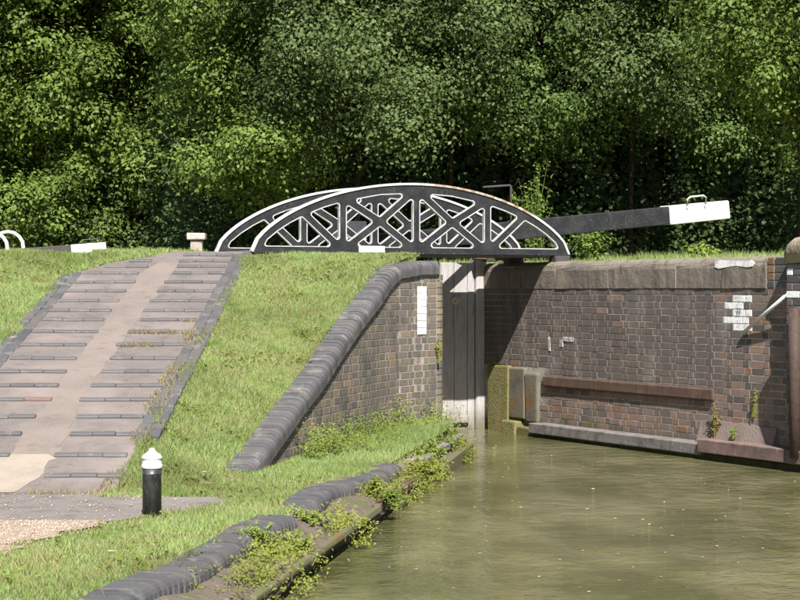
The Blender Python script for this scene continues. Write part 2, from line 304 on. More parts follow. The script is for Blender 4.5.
def terr(X, Y):
    X = np.asarray(X, float); Y = np.asarray(Y, float)
    p = (X - O.x) * LD.x + (Y - O.y) * LD.y; q = -((X - O.x) * LN.x + (Y - O.y) * LN.y)
    rz = rampz(Y)
    z = rz.copy()
    # between the ramp and the wing wall
    xw = np.interp(Y, WYs, WXs) - 0.20; zw = np.interp(Y, WYs, WZs) + CT - 0.035; k_ = smooth(22.1, 22.95, Y); zw = zw * (1 - k_) + 2.235 * k_
    xr = strip_r(Y) + 0.10
    t = np.clip((X - xr) / np.maximum(xw - xr, .2), 0, 1)
    z = np.where((X > xr) & (Y > 16.6), rz * (1 - t) + zw * t, z)
    tt = np.clip((X - xr) / 1.0, 0, 1); z = np.where((X > xr) & (Y <= 16.6), np.maximum(rz - .18 * tt, .245), z)
    z = np.where((X > xr) & (Y <= 16.2), np.minimum(z, .245 + .6 * np.maximum(0, Y - 15.9) * (1 - tt) + .1 * np.maximum(0, Y - 15.9)), z)
    # berm in front of the wing wall
    xwall = np.interp(Y, WYs, WXs)
    berm = np.where((X > xwall - 0.16) & (Y > 16.6) & (Y < 22.96) & (p > -LW - 9), 0.27 + 0.05 * smooth(17, 21, Y), np.nan)
    z = np.where(np.isnan(berm), z, berm)
    # left lawn a touch proud, gentle swell
    z = np.where(X < -3.6, z - .05 * smooth(21.5, 23, Y), z)
    z = np.where(X < -3.95, z + 0.04 * np.clip((-3.95 - X) / .5, 0, 1) + 0.03 * np.sin(X * 1.3) * np.sin(Y * .9) * np.clip((-3.95 - X), 0, 1), z)
    # right bank
    z = np.where((p > 0.32) & (q < 30), 2.14 + 0.02 * np.sin(X * 2.1) + np.clip(.04 * (p - .45), 0, .2), z)
    # back slope before the ledge by the water
    led = (X > kerbx(Y) + 0.02) & (Y < 22.3) & (p < 0.32)
    z = np.where(led, 0.04, z)
    z = z + 13 * smooth(64, 95, Y)
    # canal
    can = ((X > bankx(Y) - 0.12) & (Y < 22.2) & (p < 0.32)) | ((p > -LW - .2) & (p < .32) & (q < 3.4) & (q > -22)) | ((p > -LW - .2) & (p < .32) & (Y >= 22.2) & (q > -22))
    z = np.where(can, -1.2, z)
    # water side behind the right wall is ground again (done above); far ground keeps level
    return z
def ground_grid():
    fx = np.arange(-9, 9.01, 0.09); fy = np.arange(7, 31, 0.09)
    g = lambda a, b, n: a + (b - a) * (np.linspace(0, 1, n) ** 2.2)
    xs = np.concatenate([-g(9, 900, 26)[:0:-1], fx, g(9, 900, 26)[1:]])
    ys = np.concatenate([7 - (g(0, 600, 22)[:0:-1]), fy, 31 + g(0, 1500, 40)[1:]])
    XX, YY = np.meshgrid(xs, ys)
    ZZ = terr(XX, YY)
    # paths lie in the ground a little lower than their own surface
    onramp = (XX > strip_l(YY) + .12) & (XX < strip_r(YY) - .08) & (YY > 15.5) & (YY < 23.3)
    ZZ = np.where(onramp, ZZ - .04, ZZ)
    V = np.stack([XX.ravel(), YY.ravel(), ZZ.ravel()], 1)
    nx, ny = len(xs), len(ys)
    i = np.arange(ny - 1)[:, None] * nx + np.arange(nx - 1)[None, :]
    F = np.stack([i, i + 1, i + nx + 1, i + nx], -1).reshape(-1, 4)
    return arr('ground', V, F, M['soil'])
tag(base('ground', ground_grid()), kind='structure')

# ------------------------------------------------------------------ water
def watermat():
    m = bpy.data.materials.new('canal_water'); m.use_nodes = True
    t = m.node_tree; N, L = t.nodes, t.links; b = N['Principled BSDF']
    b.inputs['Roughness'].default_value = 0.06; b.inputs['IOR'].default_value = 1.33
    g = N.new('ShaderNodeNewGeometry')
    def noise(s, d, sc_=(1, 1, 1)):
        mp = N.new('ShaderNodeMapping'); mp.inputs['Scale'].default_value = sc_; mp.inputs['Rotation'].default_value = (0, 0, R(-14))
        L.new(g.outputs['Position'], mp.inputs[0])
        x = N.new('ShaderNodeTexNoise'); x.inputs['Scale'].default_value = s; x.inputs['Detail'].default_value = d
        L.new(mp.outputs[0], x.inputs['Vector']); return x.outputs[0]
    rp = N.new('ShaderNodeValToRGB'); e = rp.color_ramp.elements
    e[0].position = .40; e[0].color = (0.076, 0.076, 0.030, 1); e[1].position = .62; e[1].color = (0.16, 0.148, 0.074, 1)
    L.new(noise(1.1, 5, (1, .45, 1)), rp.inputs[0])
    mr = N.new('ShaderNodeMapRange'); mr.inputs[1].default_value = .6; mr.inputs[2].default_value = .72
    L.new(noise(5, 5, (1, .4, 1)), mr.inputs[0])
    mx = N.new('ShaderNodeMix'); mx.data_type = 'RGBA'; L.new(mr.outputs[0], mx.inputs[0]); L.new(rp.outputs[0], mx.inputs[6]); mx.inputs[7].default_value = (0.12, 0.125, 0.035, 1)
    L.new(mx.outputs[2], b.inputs['Base Color'])
    b1 = N.new('ShaderNodeBump'); b1.inputs['Strength'].default_value = .8; b1.inputs['Distance'].default_value = .03; L.new(noise(4, 3, (1, .9, 1)), b1.inputs['Height'])
    b2 = N.new('ShaderNodeBump'); b2.inputs['Strength'].default_value = .7; b2.inputs['Distance'].default_value = .014; L.new(noise(15, 4, (1, .9, 1)), b2.inputs['Height'])
    L.new(b1.outputs[0], b2.inputs['Normal']); L.new(b2.outputs[0], b.inputs['Normal'])
    return m
M['water'] = watermat()
V = [(-30, -60, 0), (40, -60, 0), (12, 14, 0), (lk(.3, 0).x, lk(.3, 0).y, 0), (lk(-LW - .3, 0).x, lk(-LW - .3, 0).y, 0), (-0.3, 22.4, 0), (-1.2, 13, 0)]
me = bpy.data.meshes.new('water'); me.from_pydata(V, [], [tuple(range(len(V)))]); me.materials.append(M['water'])
tag(base('water', me), kind='structure')

# ------------------------------------------------------------------ ramp and paths (setting)
def sheet(name, rows, m, dz, nsub=6, rag=.02):
    """rows of (Y, xl, xr): a strip laid on the terrain height"""
    Ys = np.array([r[0] for r in rows]); yy = np.unique(np.concatenate([np.arange(Ys[0], Ys[-1], .07), Ys]))
    xl = np.interp(yy, Ys, [r[1] for r in rows]); xr = np.interp(yy, Ys, [r[2] for r in rows])
    jr = np.random.default_rng(len(name)); xl = xl + np.interp(yy, yy[::2], jr.normal(0, rag, len(yy[::2]))); xr = xr + np.interp(yy, yy[::2], jr.normal(0, rag, len(yy[::2])))
    V = []; F = []
    for i in range(len(yy)):
        for k in range(nsub + 1):
            x = xl[i] + (xr[i] - xl[i]) * k / nsub
            V.append((x, yy[i], float(rampz(yy[i])) + dz))
    n = nsub + 1
    for i in range(len(yy) - 1):
        for k in range(nsub): F.append((i * n + k, i * n + k + 1, (i + 1) * n + k + 1, (i + 1) * n + k))
    o = base(name, arr(name, V, F, m)); return tag(o, kind='structure')
ramp = sheet('ramp_path', [(15.55, strip_l(15.55) - .1, strip_r(15.55) + .06), (22.4, strip_l(22.4) - .1, strip_r(22.4) + .08), (22.9, -3.32, strip_r(22.9) + .08), (23.35, -2.72, -1.8), (24.3, -2.32, -1.95)], M['tarmac'], 0.006, 6, .008)
sheet('centre_path', [(16.4, -3.24, -2.83), (17.2, -3.2, -2.84), (18.4, -3.13, -2.85), (20, gap_l(20), gap_r(20)), (22.4, gap_l(22.4), gap_r(22.4)), (23.2, -2.7, -2.5)], M['pink'], 0.008, 4, .012)
sheet('apron_path', [(15.62, -5.2, -3.02), (16.0, -5.2, -2.88), (16.45, -5.2, -2.84), (16.55, -4.2, -2.86)], M['apron'], 0.009, 4, .03)
sheet('towpath', [(13.55, -9, -2.0), (14.3, -9, -1.55), (15.0, -9, -1.22), (15.3, -9, -1.35), (15.6, -9, -2.1)], M['towtar'], 0.004, 10, .05)
sheet('gravel_path', [(7, -9, -3.4), (10, -9, -2.75), (12.2, -9, -2.45), (13.0, -9, -2.25), (13.6, -9, -1.95), (13.75, -9, -2.1)], M['gravelbed'], 0.008, 10, .06)

# strips of blue brick across the ramp and its edging
def brickmesh(name, sx, sy, sz, m, bev=.006, jit=.002):
    bm = bmesh.new(); addbox(bm, sx, sy, sz, Matrix.Translation((-sx / 2, -sy / 2, 0)), bev, 1, jit)
    me = bpy.data.meshes.new(name); bm.to_mesh(me); bm.free(); me.materials.append(m); return me
SB = [brickmesh('strip_brick', .218, .075, .085, M['bluedark']) for _ in range(3)]
SBR = brickmesh('strip_brick_red', .218, .075, .085, M['redbrick'])
EB = [brickmesh('edging_brick', .105, .218, .06, M['blue']) for _ in range(3)]
def place(name, me, mtx, parent):
    o = base(name, me); o.matrix_basis = mtx; attach(o, parent); return o
slope = math.atan(.263)
ry = [23.25, 22.98, 22.72, 22.43, 22.04, 21.67, 21.28, 20.9, 20.55, 20.12, 19.67, 19.22, 18.8, 18.38, 17.97, 17.5, 17.05, 16.53, 16.06]
for i, Y in enumerate(ry):
    for side in (0, 1):
        if side == 0:
            x1 = strip_r(Y) + random.uniform(-.03, .03); x0 = gap_r(Y) + random.uniform(-.03, .03)
            if Y < 16.3: x0 -= 0.0; x1 = -2.22
        else:
            if Y < 16.3 or Y > 23: continue
            x0 = strip_l(Y) + random.uniform(-.02, .03); x1 = gap_l(Y) + random.uniform(-.03, .03)
            if Y > 22.6: x0 = -3.45 + (Y - 22.6) * .9
            if Y < 17.0: x0 -= .3
        n = max(1, round((x1 - x0) / .225)); st = (x1 - x0) / n
        for k in range(n):
            x = x0 + st * (k + .5)
            red = (side == 1 and abs(Y - 17.97) < .01 and k == n - 1)
            rs = slope
            mtx = Matrix.Translation((x, Y + random.uniform(-.006, .006), float(rampz(Y)) - .060 + random.uniform(-.004, .004))) @ Matrix.Rotation(rs, 4, 'X') @ Matrix.Rotation(random.uniform(-.015, .015), 4, 'Z') @ Matrix.Scale(st / .225 * 1.02, 4, (1, 0, 0))
            place('brick', SBR if red else random.choice(SB), mtx, ramp)
def edging(xf, y0, y1, off, skip=lambda Y: False):
    Y = y0
    while Y < y1:
        if not skip(Y):
            for c in range(2):
                x = xf(Y) + off + (c - .5) * .11
                mtx = Matrix.Translation((x, Y + c * .1, float(rampz(Y + c * .1)) - .047 + random.uniform(-.004, .004))) @ Matrix.Rotation(slope if Y < 23.3 else .1, 4, 'X') @ Matrix.Rotation(random.uniform(-.03, .03), 4, 'Z')
                place('brick', random.choice(EB), mtx, ramp)
        Y += .225
edging(strip_r, 17.0, 23.35, .09)
edging(strip_l, 18.0, 22.45, -.10)

# gravel stones, loose on the gravel path
def stones(n):
    X = rng.uniform(-4.2, -1.3, n); Y = rng.uniform(10.8, 15.5, n)
    edge = np.interp(Y, [10, 12.2, 13, 13.6, 13.75], [-2.75, -2.45, -2.25, -1.95, -2.1]); k = (Y < 13.72) & (X < edge + rng.normal(0, .08, n)) | (Y > 13.72) & (rng.uniform(0, 1, n) < .05) & (X < -1.6); X, Y = X[k], Y[k]; n = len(X)
    r = .004 + .010 * rng.uniform(0, 1, n) ** 2
    d = np.array([(1, 0, 0), (-.5, .87, 0), (-.5, -.87, 0), (0, 0, .8), (0, 0, -.6)])
    V = np.stack([X, Y, np.full(n, .260)], 1)[:, None, :] + d[None] * r[:, None, None] * rng.uniform(.6, 1.4, (n, 5, 1))
    F = (np.arange(n) * 5)[:, None, None] + np.array([(0, 1, 3), (1, 2, 3), (2, 0, 3), (1, 0, 4), (2, 1, 4), (0, 2, 4)])[None]
    return arr('gravel', V.reshape(-1, 3), F.reshape(-1, 3), M['stone'])
tag(base('gravel', stones(34000)), 'loose pinkish gravel on the path at the bottom left', 'gravel', kind='stuff')

# ------------------------------------------------------------------ brick walls
def brick_wall(parent, pos, S0, S1, z0, ztop, out, pick, mats, keep=300, rank=lambda s, z: -s, skip=lambda s0, s1, z: False, wht=None, seed=1, cut=None):
    """Flemish-bond face; pos(s) gives (point, tangent); out = outward sign so that normal = z x tangent * out"""
    rr = random.Random(seed); items = []
    cz = .077; z = z0; c = 0
    while z < 2.4:
        s = S0 - .17 * (c % 2) - rr.uniform(0, .03); hd = c % 2
        while s < S1:
            ln = .218 if hd == 0 else .105; hd = 1 - hd
            a, b = max(s, S0), min(s + ln, S1); s += ln + .011
            if b - a < .03: continue
            if cut and cut(z) is not None and a < cut(z) < b: b = cut(z)
            if b - a < .02: continue
            ta, tb = min(z + cz - .010, ztop(a)), min(z + cz - .010, ztop(b))
            if max(ta, tb) - z < .02 or skip(a, b, z): continue
            items.append((a, b, z, max(ta, z + .004), max(tb, z + .004)))
        z += cz; c += 1
    items.sort(key=lambda t: rank((t[0] + t[1]) / 2, t[2]))
    cache = {}; rest = {}
    for i, (a, b, z, ta, tb) in enumerate(items):
        mid = (a + b) / 2; P, T = pos(mid); Nn = Vector((0, 0, 1)).cross(T) * out
        mt = mats[pick(mid, z, rr)]
        if wht and wht(a, b, z): mt = M['whitebrick']
        pr = .0025 + rr.uniform(-.0012, .002); dp = .05
        l = b - a
        tilt = [rr.uniform(-.0025, .0025) for _ in range(4)]
        vs = []
        e = .002
        for (xx, zt) in ((-l / 2, ta - z), (l / 2, tb - z)):
            vs += [(xx, 0, 0), (xx, 0, zt)]
        key = (round(l, 3), round(ta - z, 3), round(tb - z, 3), mt.name)
        ta_, tb_ = ta - z, tb - z
        def geom():
            h = l / 2
            V = [(-h, -dp, 0), (h, -dp, 0), (h, -dp, tb_), (-h, -dp, ta_), (-h, pr - e, 0), (h, pr - e, 0), (h, pr - e, tb_), (-h, pr - e, ta_),
                 (-h + e, pr, e), (h - e, pr, e), (h - e, pr, tb_ - e), (-h + e, pr, ta_ - e)]
            F = [(0, 4, 5, 1), (1, 5, 6, 2), (2, 6, 7, 3), (3, 7, 4, 0), (4, 8, 9, 5), (5, 9, 10, 6), (6, 10, 11, 7), (7, 11, 8, 4), (8, 11, 10, 9)]
            return V, F
        mx = Matrix(((T.x, Nn.x, 0, P.x), (T.y, Nn.y, 0, P.y), (0, 0, 1, z), (0, 0, 0, 1))) @ Matrix.Rotation(rr.uniform(-.008, .008), 4, 'Y')
        if i < keep:
            if key not in cache:
                V, F = geom(); me = bpy.data.meshes.new('brick'); me.from_pydata(V, [], F); me.materials.append(mt); cache[key] = me
            place('brick', cache[key], mx, parent)
        else:
            V, F = geom(); L = rest.setdefault(mt.name, ([], [], mt)); n = len(L[0])
            L[0].extend([tuple(mx @ Vector(v)) for v in V]); L[1].extend([tuple(n + j for j in f) for f in F])
    if rest:                                    # the smaller bricks: one part, several material slots
        V = []; F = []; MI = []; ms = []
        for k, (v, f, mt) in rest.items():
            n = len(V); V += v; F += [tuple(n + j for j in g) for g in f]; MI += [len(ms)] * len(f); ms.append(mt)
        me = bpy.data.meshes.new('brickwork'); me.from_pydata(V, [], F)
        for mt in ms: me.materials.append(mt)
        me.polygons.foreach_set('material_index', MI)
        o = base('brickwork', me); attach(o, parent); tag(o, kind='stuff')

# ---- right lock wall
def q_of(x): k = (x - 400) / FPX; return (26.48 * k - 1.153) / (.438 + .899 * k)
def z_of(x, y): Y = O.y - .899 * q_of(x); return EYE + (HOR - y) / FPX * Y
rw = thing('lock_wall', lk(0, 3.2, 0), 'long dark brick lock wall with stone coping, right of the wooden gate', 'wall')
def wbox(name, p0, p1, q0, q1, z0, z1, m, parent, bev=.012, seg=2, jit=0):
    """box in lock coordinates; p across, q towards the viewer"""
    return boxobj(name, q1 - q0, p1 - p0, z1 - z0, frame(lk(p1, q0, z0), -LN) @ Matrix.Identity(4), m, parent, bev, seg, jit)
# frame(): x = -LN (downstream), y = z cross x ; check its direction
_y = Vector((0, 0, 1)).cross(-LN)
def wbox(name, p0, p1, q0, q1, z0, z1, m, parent, bev=.012, seg=2, jit=0):
    st = p0 if _y.dot(LD) > 0 else p1
    return boxobj(name, q1 - q0, p1 - p0, z1 - z0, frame(lk(st, q0, z0), -LN), m, parent, bev, seg, jit)
QP = 6.69                                  # the pier starts here and stands PP proud of the wall
PP = .16
wbox('core', .0, .45, -.5, QP + .05, -1.2, COPZ - .05, M['mortar'], rw, 0)
def skipR(a, b, z): return a < 1.40 and z < .80
def pickR(s, z, r):
    red = 0.07 + .75 * max(0, min(1, (s - 5.3) / .8)) * .8
    if z < .62: red = .75
    if s < 5.2 and z > .62: red = .025
    x = r.random()
    if x < red * .12: return 2
    return 1 if x < red else 0
wrows = [(294, 732, 752), (301, 724, 744), (308, 732, 752), (315, 724, 745), (322, 732, 752)]
zw0 = z_of(738, 329)
def whtR(a, b, z):
    k = round((z - zw0) / .077)
    if 0 <= k <= 4:
        _, xa, xb = wrows[4 - k]; m_ = (a + b) / 2
        return q_of(xa) - .02 < m_ < q_of(xb) + .02
    m_ = (a + b) / 2
    return False
brick_wall(rw, lambda s: (lk(0, s), -LN), -.3, QP + .01, .02, lambda s: COPZ - .33, -1 if _y.dot(LD) > 0 else 1, pickR, [M['brickR'], M['brickRed'], M['brickOr']],
           300, lambda s, z: -s, skipR, whtR, 3)
# coping stones
js = [-.6, q_of(505), q_of(556), q_of(609), q_of(649), q_of(677), q_of(722), q_of(767)]
for a, b in zip(js[:-1], js[1:]):
    bm = bmesh.new(); n = 7; prof = [(-.012, 0), (-.014, .22)] + [(.10 - .112 * math.cos(t), .22 + .115 * math.sin(t)) for t in np.linspace(.25, 1.45, 6)] + [(.46, .335), (.46, 0)]
    stt = np.linspace(a + .007, b - .007, n); rings = []
    for s in stt:
        rings.append([bm.verts.new(lk(pp + random.uniform(-.005, .005), s, COPZ - .33 + zz + random.uniform(-.004, .004))) for pp, zz in prof])
    for i in range(n - 1):
        for k in range(len(prof)): bm.faces.new((rings[i][k], rings[i][(k + 1) % len(prof)], rings[i + 1][(k + 1) % len(prof)], rings[i + 1][k]))
    bm.faces.new(rings[0]); bm.faces.new(rings[-1][::-1])
    bmobj('coping_stone', bm, M['coping'], rw)
# brick-ended coping next to the pier
for k, (za, zb) in enumerate([(COPZ - .33, COPZ - .255), (COPZ - .25, COPZ - .175), (COPZ - .17, COPZ - .095), (COPZ - .09, COPZ - .01)]):
    for (a, b, mm) in ((q_of(768), q_of(775), M['brickOr'] if k > 0 else M['blue']), (q_of(775.5), QP, M['blue'])):
        wbox('brick', -.008, .3, a + .004, b - .004, za, zb, mm, rw, .008, 1, .002)
# worn white paint on the coping
wp = [(716, 263.0), (717, 258), (721, 256.0), (735, 256.6), (752, 256.2), (755, 258), (754, 262), (748, 263), (737, 261.5), (728, 263), (720, 264.5)]
bm = bmesh.new()
cs = [bm.verts.new(lk(-.0185, q_of(x), z_of(x, y) - .045)) for x, y in wp]; f = bm.faces.new(cs)
r_ = bmesh.ops.extrude_face_region(bm, geom=[f])
for v in [g for g in r_['geom'] if isinstance(g, bmesh.types.BMVert)]: v.co += LD * .02
bmobj('paint_mark', bm, M['whitebrick'], rw)
for (xx, yy, ww, hh) in ((548.5, 337, 2.2, 14), (563, 337, 11, 4.5), (560, 340, 3.5, 7)):
    q0, q1 = q_of(xx), q_of(xx + ww); zt = z_of(xx, yy); Yq = O.y - .899 * q0
    wbox('paint_mark', -.008, -.001, q0, q1, zt - hh * Yq / FPX, zt, M['smear'], rw, .002, 1, .003)
# lettering on the white bricks
def text(s, size, mtx, m, parent, name='lettering'):
    cu = bpy.data.curves.new(name, 'FONT'); cu.body = s; cu.size = size; cu.extrude = .001; cu.align_x = 'CENTER'; cu.align_y = 'CENTER'
    o = bpy.data.objects.new(name, cu); C.objects.link(o)
    dg = bpy.context.evaluated_depsgraph_get(); me = bpy.data.meshes.new_from_object(o.evaluated_get(dg)); bpy.data.objects.remove(o)
    me.materials.clear(); me.materials.append(m); ob = base(name, me); ob.matrix_basis = mtx; attach(ob, parent); return ob
def facing(P, right, nrm):
    r = Vector(right).normalized(); n = Vector(nrm).normalized(); u = n.cross(r)
    return Matrix(((r.x, u.x, n.x, P[0]), (r.y, u.y, n.y, P[1]), (r.z, u.z, n.z, P[2]), (0, 0, 0, 1)))
text('33', .085, facing(lk(-.0135, q_of(739.5), z_of(739.5, 311.3)), -LN, -LD), M['mark'], rw)
# lower left: mossy stone, rendered blocks
wbox('stone_block', -.06, .1, .13, .66, -.9, .86, M['moss'], rw, .02, 2, .01)
wbox('stone_block', -.05, .1, .67, 1.08, .19, .84, M['render'], rw, .02, 2, .01)
wbox('stone_block', -.045, .1, 1.09, 1.40, .16, .80, M['render'], rw, .03, 2, .012)
wbox('stone_block', -.15, .1, .67, 1.0, -.9, .17, M['moss'], rw, .02, 2, .01)
wbox('stone_block', -.12, .1, 1.01, 1.44, -.9, .10, M['render'], rw, .02, 2, .01)
# rusty rubbing rail
wbox('rubbing_rail', -.045, .0, 1.53, 5.22, .63, .765, M['rust'], rw, .02, 2, .004)
# waling timbers at the water line, footing below
wbox('waling_timber', -.20, .05, 1.46, 5.20, .045, .175, M['timber'], rw, .012, 2, .006)
wbox('waling_timber', -.24, .05, 5.215, 7.6, .085, .225, M['timberred'], rw, .012, 2, .006)
wbox('footing', -.13, .05, 1.45, 7.6, -1.2, .06, M['algae'], rw, .015, 2, .006)
# concrete ledge, sloping
bm = bmesh.new(); qa, qb = q_of(702), q_of(778)
for (pp, zz) in ((0, .20),): pass
prof = [(.03, .16), (-.085, .18), (-.08, .21), (-.014, .42), (.03, .42)]
rg = [[bm.verts.new(lk(pp, s, zz + (.0 if 0 < i < 4 else -.02) + random.uniform(-.008, .008))) for pp, zz in prof] for i, s in enumerate(np.linspace(qa, qb, 6))]
for i in range(5):
    for k in range(5): bm.faces.new((rg[i][k], rg[i][(k + 1) % 5], rg[i + 1][(k + 1) % 5], rg[i + 1][k]))
bm.faces.new(rg[0]); bm.faces.new(rg[-1][::-1]); bmobj('ledge', bm, M['ledge'], rw)

# ---- pier at the right edge
pier = thing('wall_pier', lk(0, 7, 0), 'brick pier with rounded stone cap at the far right edge', 'pier')
wbox('core', -PP + .012, .6, QP, 7.7, -1.2, 2.10, M['mortar'], pier, 0)
for k in range(25):
    z = .22 + k * .077
    if z > 2.06: break
    s = QP + .002; hd = k % 2
    while s < 7.65:
        ln = .218 if hd == 0 else .105; hd = 1 - hd; e_ = min(s + ln, 7.7)
        mm = random.choice([M['brickRed'], M['brickR'], M['brickOr'], M['blue']])
        zz = z
        if s < QP + .03 and k in (20, 23): mm = M['whitebrick']
        wbox('brick', -PP + random.uniform(-.004, .004), .05, s, e_ - .01, z, z + .067, mm, pier, .005, 1, .001)
        s = e_ + .002
bm = bmesh.new(); prof = [(-PP - .02, 0), (-PP - .02, .17)] + [(-PP + .08 - .10 * math.cos(t), .17 + .10 * math.sin(t)) for t in np.linspace(.2, 1.5, 5)] + [(.62, .27), (.62, 0)]
rings = []
for s, hh in ((QP - .01, .62), (QP + .03, .85), (QP + .09, .97), (QP + .16, 1), (QP + .6, 1.0), (QP + 1.25, 1)):
    rings.append([bm.verts.new(lk(a, s, 2.115 + b * hh + random.uniform(-.004, .004))) for a, b in prof])
for i in range(len(rings) - 1):
    for k in range(len(prof)): bm.faces.new((rings[i][k], rings[i][(k + 1) % len(prof)], rings[i + 1][(k + 1) % len(prof)], rings[i + 1][k]))
bm.faces.new(rings[0]); bm.faces.new(rings[-1][::-1]); bmobj('cap_stone', bm, M['pierstone'], pier, True)
tag(tubeobj('fender_pole', [lk(-.235, QP + .25, .15), lk(-.235, QP + .24, 1.0), lk(-.235, QP + .23, 1.66)], .062, M['rustpole'], None, 14), 'rusty brown upright steel pole against the pier at right edge', 'pole')
tag(tubeobj('grab_bar', [lk(-.03, q_of(744.5), z_of(744.5, 333.5)), lk(-.13, QP + .03, z_of(788, 291.5))], .020, M['white'], None, 10), 'slanting white bar across the shadow cast by the pier', 'bar')
# bank beyond the pier, outside the picture
wq = thing('retaining_wall', lk(0, 9, 0), 'plain brick retaining wall running on beyond the pier', 'wall')
wbox('core', .0, .5, 7.7, 32, -1.2, 2.16, M['brickR'], wq, .02)

# ---- lock chamber walls upstream (mostly hidden by the gate)
cw = thing('chamber_wall', lk(.1, -11, 0), 'hidden chamber wall of the lock behind the gate, right side', 'wall')
wbox('core', .001, .42, -22, -.62, -1.2, COPZ - .02, M['brickR'], cw, .01)
cw = thing('chamber_wall', lk(-LW - .1, -11, 0), 'hidden chamber wall of the lock behind the gate, left side', 'wall')
wbox('core', -LW - .42, -LW, -22, 2.70, -1.2, COPZ - .02, M['brickL'], cw, .01)

# ---- left wing wall
ww = thing('wing_wall', wing_at(2.5)[:2] + (0.2,), 'curved brick wing wall with sloping blue brick coping left of the gate', 'wall')
def wpos(s): x, y, z = wing_at(s); return Vector((x, y, 0)), wing_tan(s)
# core ribbon
bm = bmesh.new(); ss = np.linspace(0, WSn[-1], 50); prev = None
_T = wing_tan(1.0); _n = Vector((0, 0, 1)).cross(_T); WOUT = 1 if _n.x > 0 else -1
for s in ss:
    P, T = wpos(s); N_ = Vector((0, 0, 1)).cross(T) * WOUT; zt = wing_at(s)[2]
    ring = [bm.verts.new(Vector((P.x, P.y, -.6))), bm.verts.new(Vector((P.x, P.y, max(zt, -.55)))), bm.verts.new(Vector((P.x, P.y, max(zt, -.55))) - N_ * .3), bm.verts.new(Vector((P.x, P.y, -.6)) - N_ * .3)]
    if prev:
        for k in range(4): bm.faces.new((prev[k], prev[(k + 1) % 4], ring[(k + 1) % 4], ring[k]))
    else: bm.faces.new(ring)
    prev = ring
bm.faces.new(prev[::-1]); bmobj('core', bm, M['mortar'], ww)
def pickL(s, z, r): return 1 if r.random() < .06 else 0
sm = float(np.interp(421.5, [418, 437], [WS[1], WS[0]]))
def whtL(a, b, z): return False
brick_wall(ww, wpos, 0.02, WS[-2], .16, lambda s: wing_at(s)[2] - .004, WOUT, pickL, [M['brickL'], M['brickRed']], 300, lambda s, z: s, lambda a, b, z: z + .07 < .2, whtL, 5)
P, T = wpos(sm); N_ = Vector((0, 0, 1)).cross(T) * WOUT
for k in range(7):
    boxobj('paint_mark', .20 + random.uniform(-.004, .004), .012, .073, frame(Vector((P.x, P.y, EYE + (HOR - 334.5) / FPX * P.y + k * .0785)) + T * .10 + N_ * (.011 if WOUT > 0 else .0), -T if True else T), M['whitebrick'], ww, .003, 1, .001)
# rounded corner bricks at the lock mouth
cc = Vector((wing[0].x, wing[0].y, 0))
for k in range(26):
    z = .10 + k * .077
    if z > 1.96: break
    bm = bmesh.new(); n = 6; ring0 = []; ring1 = []
    c0 = cc + Vector((-.05, .11, 0)); mm = M['brickL']
    for i in range(n + 1):
        t = R(-80 + 100 * i / n); d_ = Vector((math.cos(t), math.sin(t), 0)) * (.118 + random.uniform(-.002, .002))
        ring0.append(bm.verts.new(c0 + d_ + Vector((0, 0, z)))); ring1.append(bm.verts.new(c0 + d_ + Vector((0, 0, z + .067))))
    ca = bm.verts.new(c0 + Vector((0, 0, z))); cb = bm.verts.new(c0 + Vector((0, 0, z + .067)))
    for i in range(n): bm.faces.new((ring0[i], ring0[i + 1], ring1[i + 1], ring1[i])); bm.faces.new((ca, ring0[i + 1], ring0[i])); bm.faces.new((cb, ring1[i], ring1[i + 1]))
    bmobj('corner_brick', bm, mm, ww)
# roll coping: one bullnose brick after another
def roll(width, thick, rad, n=6):
    """profile (across, up): across 0 at wall face, negative towards the back; rolled over on the face side"""
    pr = [(-width, 0), (-width, thick)]
    for t in np.linspace(90, 0, n): pr.append((.035 - rad + rad * math.cos(R(t)), thick - rad + rad * math.sin(R(t))))
    pr.append((.035, 0)); return pr
def roll_brick(name, P, T, N_, slopev, ln, prof, m, parent):
    bm = bmesh.new(); ra = []; rb = []
    for (a, u) in prof:
        ra.append(bm.verts.new((-ln / 2, a, u))); rb.append(bm.verts.new((ln / 2, a, u)))
    n = len(prof)
    for k in range(n): bm.faces.new((ra[k], ra[(k + 1) % n], rb[(k + 1) % n], rb[k]))
    bm.faces.new(ra[::-1]); bm.faces.new(rb)
    bmesh.ops.recalc_face_normals(bm, faces=bm.faces[:])
    return bm
X3 = lambda T, N_, U, P: Matrix(((T.x, N_.x, U.x, P.x), (T.y, N_.y, U.y, P.y), (T.z, N_.z, U.z, P.z), (0, 0, 0, 1)))
def roll_mesh(ln, prof, m):
    bm = roll_brick('', None, None, None, None, ln, prof, None, None); me = bpy.data.meshes.new('coping_brick'); bm.to_mesh(me); bm.free(); me.materials.append(m); return me
RM = roll_mesh(.068, roll(.20, CT, .085), M['blue'])
s = .03
